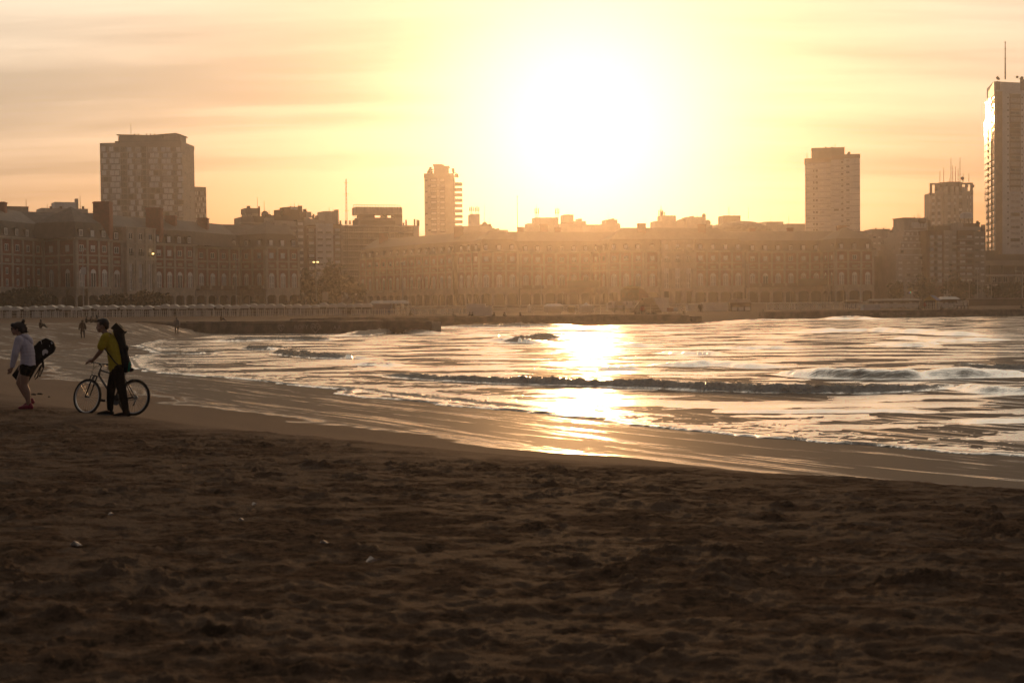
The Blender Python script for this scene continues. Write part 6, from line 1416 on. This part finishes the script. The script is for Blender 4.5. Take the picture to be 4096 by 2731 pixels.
for s in (.095, -.02): tb('chain', [bk(.415, .285+s, -.05), bk(0, RW+.04*(1 if s > 0 else -1), -.05)], .005, rub, bike, 4)
q = MB(); q.tube([bk(0, RW, -.06), bk(0, RW, -.04)], .045, 14); q.build('sprocket', alu, bike); tb('rear_derailleur', [bk(.0, RW-.03, -.06), bk(.03, RW-.10, -.06), bk(.045, RW-.15, -.055)], .014, met)
tb('brake', [bk(.10, .60, .045), bk(.075, .645, .05), bk(.06, .66, 0), bk(.075, .645, -.05), bk(.10, .60, -.045)], .010, met); tb('brake', [fu_(-.07, .31, .05), fu_(-.09, .37, .05), fu_(-.075, .41, .0), fu_(-.09, .37, -.05), fu_(-.07, .31, -.05)], .010, met)
# --- woman with a lilac hoodie
WB0 = at(110, 1637, 26.4); WB0.z = gz(WB0.x, WB0.y); WS = 3.823*FPX/WB0.y
wom = thing('person', 'person in a pale lilac hoodie and dark shorts walking with a hair bun and sunglasses', 'person', WB0)
def wp(x, y, dp=0.): return ((x-420)/WS, dp, (1478-y)/WS)
b = MB(); head(b, wp(288, 248), .98, 0)
caps(b, [wp(312, 320), wp(340, 372)], [.05, .06]); caps(b, [wp(385, 410), wp(430, 520), wp(445, 650), wp(445, 800)], [.10, .115, .11, .125])
caps(b, [wp(345, 415, -.17), wp(305, 620, -.21), wp(252, 815, -.19)], [.05, .042, .03]); hand(b, wp(250, 820, -.19), (-.35, 0, -.95), (-.7, .5, 0), .95, -1)
caps(b, [wp(395, 415, .17), wp(390, 600, .26), wp(300, 760, .24)], [.05, .042, .03]); hand(b, wp(298, 765, .24), (-.6, 0, -.8), (-.4, .2, -.9), .95, 1)
caps(b, [wp(385, 850, .07), wp(282, 1065, .08), wp(345, 1200, .085), wp(412, 1345, .08)], [.098, .066, .062, .036]); caps(b, [wp(425, 850, -.08), wp(398, 1090, -.08), wp(440, 1210, -.08), wp(468, 1415, -.08)], [.10, .067, .066, .037])
part('body', b, skin, wom, .009, 1)
b = MB(); c = wp(288, 248); b.ball((c[0]+.028, c[1], c[2]+.045), (.112, .09, .10), 14, 10); b.ball((c[0]-.075, c[1], c[2]+.075), (.05, .06, .045), 10, 8); b.ball((c[0]+.10, c[1], c[2]-.01), (.05, .065, .08), 10, 8)
b.ball(wp(386, 124), .036, 10, 8); caps(b, [wp(378, 160), wp(386, 140)], [.025, .02]); caps(b, [wp(395, 200), wp(425, 235), wp(418, 280), wp(455, 288)], [.03, .026, .022, .010], 8); caps(b, [wp(400, 240), wp(408, 290), wp(430, 300)], [.03, .024, .012], 8); caps(b, [wp(395, 180), wp(440, 182)], [.014, .007], 6)
part('hair', b, hairm, wom, .010, 1)
b = MB(); sg = mat('sunglass_lens', (.01, .01, .01), .1, spec=.8)
for s in (-1, 1): b.ball((c[0]-.093, c[1]+.036*s, c[2]+.008), (.012, .032, .022), 10, 7); b.tube([(c[0]-.09, c[1]+.066*s, c[2]+.012), (c[0]+.02, c[1]+.082*s, c[2]+.005)], .005, 5)
b.build('sunglasses', sg, wom, smooth=True)
b = MB(); 
for (x, y, rr) in ((372, 392, .10), (398, 450, .125), (425, 540, .13), (440, 640, .132), (440, 740, .136), (440, 790, .14)): b.ball(wp(x, y), (rr, rr*1.25, rr*.8), 12, 8)
for (x, y) in ((412, 495), (433, 590), (440, 690)): b.ball(wp(x, y), (.132, .165, .10), 12, 8)
caps(b, [wp(352, 408, -.15), wp(306, 620, -.21), wp(255, 805, -.19)], [.078, .066, .047]); caps(b, [wp(395, 410, .15), wp(392, 600, .25), wp(302, 755, .24)], [.075, .06, .045]); 
part('hoodie', b, lilac, wom, .011, 2)
b = MB(); caps(b, [wp(395, 352, -.06), wp(450, 395, -.04), wp(490, 450, 0), wp(450, 395, .05), wp(395, 352, .06)], [.04, .055, .05, .05, .04], 10); caps(b, [wp(430, 360), wp(475, 420)], [.05, .06]); part('hood', b, lilac, wom, .012, 2)
b = MB(); b.ball(wp(440, 830), (.15, .165, .10), 12, 8); caps(b, [wp(430, 840, -.08), wp(428, 900, -.08)], [.115, .108], 12); caps(b, [wp(405, 840, .07), wp(380, 890, .08)], [.112, .104], 12); part('shorts', b, black, wom, .012, 1)
shoe(wom, wp(505, 1474, -.08), wp(318, 1476, -.08), .085, wom, pinkshoe, pinkshoe); shoe(wom, wp(480, 1405, .08), wp(330, 1462, .08), .085, wom, pinkshoe, mat('orange_sole', (.5, .15, .05)))
bd = thing('bodyboard_bag', 'black bodyboard bag with a white blob emblem carried by the person in the lilac hoodie', 'bag', WB0)
b = MB(); ol = [(635, 390), (750, 452), (780, 545), (748, 618), (600, 722), (480, 850), (335, 1090), (215, 1100), (95, 965), (235, 782), (400, 560), (530, 440)]
b.prism([wp(x, y)[::2] for x, y in ol], .30, .39, 'y'); me = b.mesh('bag_body', bagm); bo = inst('bag_body', me, bd)
bm = bmesh.new(); bm.from_mesh(me); bmesh.ops.bevel(bm, geom=[e for e in bm.edges], offset=.03, segments=3, affect='EDGES', profile=.6); bm.to_mesh(me); bm.free()
em = mat('emblem_white', (.62, .60, .58), .7)
b = MB(); b.prism([wp(x, y)[::2] for x, y in ((585, 650), (582, 600), (605, 572), (640, 566), (668, 590), (672, 615), (655, 640), (640, 628), (620, 632), (606, 660), (594, 662))], .292, .298, 'y'); b.build('emblem', em, bd)
for pg in ([(560, 432), (568, 432), (582, 485), (574, 487)], [(715, 460), (735, 455), (748, 485), (728, 490)], [(690, 505), (697, 505), (700, 530), (693, 530)]): b = MB(); b.prism([wp(x, y)[::2] for x, y in pg], .292, .298, 'y'); b.build('stripe', em, bd)
b = MB(); b.tube([wp(575, 800, .29), wp(545, 900, .25), wp(510, 1000, .25), wp(475, 1030, .25), wp(470, 985, .25), wp(520, 900, .26), wp(560, 820, .29)], .012, 6); b.tube([wp(598, 850, .29), wp(585, 900, .27), wp(545, 990, .27), wp(530, 985, .27), wp(565, 890, .28)], .010, 6); b.tube([wp(585, 690, .28), wp(600, 850, .28)], .022, 6); b.build('strap', bagm, bd)
# --- small figures
cl_d = [mat('dark_coat', (.03, .026, .024), .9), mat('brown_coat', (.10, .065, .045), .9), mat('red_coat', (.30, .05, .04), .9), mat('grey_top', (.20, .18, .17), .9)]
def standing(label, px, py, top, leg, hood=False, hgt=1.7, arm=.2, rz=0, d=None, grp='people standing on the beach'):
    p = hit(px, py, 100, 400) if d is None else base(px, d); s = hgt/1.72; t = thing('person', label, 'person', p, rz, grp)
    b = MB(); caps(b, [(0, 0, .9), (0, 0, 1.2), (0, 0, 1.42)], [.15, .17, .13]); caps(b, [(-.17, 0, 1.4), (-.27, 0, 1.1), (-.26-arm*.2, -.05, .82)], [.065, .055, .045]); caps(b, [(.17, 0, 1.4), (.27, 0, 1.1), (.26+arm*.2, -.05, .82)], [.065, .055, .045])
    caps(b, [(-.1, 0, .88), (-.12, -.08, .48), (-.13, .02, .06)], [.10, .075, .05]); caps(b, [(.1, 0, .88), (.12, .06, .48), (.15, .0, .06)], [.10, .075, .05]); b.ball((-.13, -.06, .045), (.05, .12, .05)); b.ball((.15, -.06, .045), (.05, .12, .05)); b.ball((0, -.01, 1.6), (.085, .1, .115), 10, 8); caps(b, [(0, 0, 1.42), (0, 0, 1.52)], [.06, .055])
    b.v = [(x*s, y*s, z_*s) for x, y, z_ in b.v]; o = part('body', b, leg, t, .022, 1)
    b = MB(); caps(b, [(0, 0, .82), (0, 0, 1.2), (0, 0, 1.42)], [.19, .20, .15]); caps(b, [(-.18, 0, 1.4), (-.29, 0, 1.1), (-.28-arm*.2, -.05, .86)], [.09, .085, .07]); caps(b, [(.18, 0, 1.4), (.29, 0, 1.1), (.28+arm*.2, -.05, .86)], [.09, .085, .07])
    if hood: b.ball((0, .02, 1.62), (.12, .13, .14), 10, 8)
    b.v = [(x*s, y*s, z_*s) for x, y, z_ in b.v]; part('jacket', b, top, t, .025, 1)
    if not hood: b = MB(); b.ball((0, .015*s, 1.645*s), (.093*s, .1*s, .09*s), 10, 7); b.build('hair', hairm, t, smooth=True)
    return t
def sitting(label, px, py, top, leg, face=1, rz=0, d=None, grp='people sitting on the sand', z=None):
    p = hit(px, py, 100, 400) if d is None else base(px, d)
    if z is not None: p.z = z
    t = thing('person', label, 'person', p, rz, grp); f = face
    b = MB(); caps(b, [(0, 0, .14), (-.04*f, 0, .42), (0, 0, .62)], [.15, .15, .11]); caps(b, [(0, 0, .62), (.02*f, 0, .74)], [.06, .055]); b.ball((.03*f, 0, .82), (.095, .085, .11), 10, 8)
    for s in (-1, 1): caps(b, [(.02*f, .1*s, .12), (.34*f, .12*s, .36+.05*s), (.62*f, .1*s, .06)], [.09, .07, .05]); caps(b, [(0, .16*s, .58), (.15*f, .2*s, .38), (.34*f, .1*s, .42)], [.06, .05, .04]); b.ball((.7*f, .1*s, .05), (.11, .05, .05))
    part('body', b, leg, t, .022, 1)
    b = MB(); caps(b, [(0, 0, .16), (-.04*f, 0, .42), (0, 0, .62)], [.18, .18, .14]); 
    for s in (-1, 1): caps(b, [(0, .16*s, .58), (.15*f, .2*s, .38)], [.085, .075])
    part('top', b, top, t, .025, 1); b = MB(); b.ball((.01*f, 0, .85), (.1, .09, .095), 10, 7); b.build('hair', hairm, t, smooth=True)
    return t
standing('person in a dark hooded coat walking away on the wet sand behind the bicycle', 331, 1352, cl_d[1], cl_d[0], True, 1.72)
standing('faint person with a cap standing by the groyne at the water edge', 707, 1334, cl_d[3], cl_d[1], False, 1.75)
sitting('lone person sitting on the far sand with legs stretched, left of the walker', 163, 1312, cl_d[1], cl_d[0], 1)
sitting('left person of the three sitting together on the far sand', 346, 1291, cl_d[0], cl_d[0], 1, .4); sitting('middle person of the three sitting together on the far sand', 365, 1291, cl_d[1], cl_d[0], 1, -.3); sitting('right person of the three sitting together on the far sand', 388, 1291, cl_d[0], cl_d[0], -1, .2)
sitting('hunched person sitting on the sand above the groyne', 885, 1283, cl_d[1], cl_d[0], 1)
for x, d_, lab, f in ((1640, 250, 'person sitting against the fence under the blue kiosk', 1), (1812, 222, 'person sitting in a pale top with legs out on the breakwater sand', 1), (1878, 215, 'left person of the pair sitting before the white shed', 1), (1890, 215, 'right person of the pair sitting before the white shed', 1), (1976, 214, 'person sitting just right of the white shed', -1), (2016, 214, 'person sitting alone with a bag under the sun', 1), (2080, 214, 'faint person sitting on the breakwater in the glow', -1),
      (2541, 222, 'left dark person sitting on the wall below the ramp', 1), (2558, 222, 'right dark person sitting on the wall below the ramp', -1), (2585, 224, 'pale person sitting right of the standing one below the ramp', 1), (2614, 224, 'person lying back on the sand below the container', 1), (2735, 226, 'person sitting under a dark parasol-like bundle by the stand', -1), (3052, 252, 'dark person sitting at the foot of the kiosk mound', 1), (3675, 262, 'dark person sitting beside the standing one in red', 1), (3764, 268, 'person in a dark cloak sitting by the right fence', 1), (4086, 270, 'person sitting on the sand at the right edge', 1)):
    sitting(lab, x, 0, random.choice((cl_d[0], cl_d[1])) if 'pale' not in lab else cl_d[3], cl_d[0], f, random.uniform(-.4, .4), d_)
for x, d_, lab, c in ((2497, 262, 'person in dark clothes walking past the motorhome', 0), (2569, 226, 'person in a red top standing among the sitters below the ramp', 2), (2799, 268, 'dark person of the couple standing by the tarpaulin', 0), (2806, 268, 'pale dressed person of the couple standing by the tarpaulin', 3), (3699, 262, 'person in red standing at the end of the right fence', 2)):
    standing(lab, x, 0, cl_d[c], cl_d[0], False, 1.7, .1, random.uniform(-1, 1), d_)
b_ = base(1906, 214); dog = thing('dog', 'dark dog lying beside the pair before the white shed', 'dog', b_); b = MB(); caps(b, [(-.35, 0, .22), (.3, 0, .22)], [.13, .12]); caps(b, [(-.4, 0, .28), (-.52, 0, .38), (-.66, 0, .36)], [.09, .08, .05]); caps(b, [(.4, 0, .2), (.65, 0, .12)], [.04, .02])
for x in (-.3, .25):
    for s in (-.08, .08): caps(b, [(x, s, .18), (x-.12, s*1.3, .05), (x-.3, s*1.3, .04)], [.06, .045, .035])
part('body', b, cl_d[0], dog, .02, 1)
# --- litter and clods on the near sand
wl = mat('pale_litter', (.62, .52, .44), .5)
for x, y, s, lab in ((1490, 2250, .05, 'small pale shell or scrap on the sand, the brightest one'), (1295, 2178, .035, 'tiny upright white scrap on the sand'), (1018, 2022, .035, 'small white scrap in the footprints'), (965, 2084, .03, 'tiny wisp of white litter near the middle of the sand'), (302, 2186, .05, 'curled ring of pale litter at the left of the sand'), (445, 2062, .03, 'tiny pale speck left of the middle sand')):
    p = hit(x, y, 5, 40); t = thing('litter', lab, 'litter', p+Vector((0, 0, .012)), random.random()*3, 'bits of litter on the sand'); b = MB()
    b.v = [(-s, -s*.3, 0), (0, -s*.4, s*.35), (s, -s*.1, s*.1), (s*.7, s*.4, 0), (-.1*s, s*.35, s*.6), (-s*.8, s*.3, .0), (0, 0, -.01)]; b.f = [(0, 1, 4, 5), (1, 2, 3, 4), (6, 1, 0), (6, 2, 1), (6, 3, 2), (6, 4, 3), (6, 5, 4), (6, 0, 5)]; b.build('scrap', wl, t)
clod = mat('sand_clod', (.055, .04, .028), .95, .3, 20)
def lump(seed, s):
    q = np.random.default_rng(seed); b = MB(); b.ball((0, 0, 0), (s, s*.8, s*.55), 9, 6); b.v = [tuple(np.array(v)*(1+q.normal(0, .16))) for v in b.v]; return b.mesh('sand_clod', clod, smooth=True)
for x, y, s, lab in ((135, 1580, .07, 'rounded sand clod by the feet of the lilac hoodie, left one'), (160, 1578, .075, 'rounded sand clod by the feet of the lilac hoodie, middle one'), (196, 1588, .04, 'flat sand clod by the feet of the lilac hoodie, right one')):
    p = hit(x, y, 15, 45); t = inst('sand_clod', lump(x, s), None, p+Vector((0, 0, s*.2)), label=lab, cat='clod', group='clods by the feet')
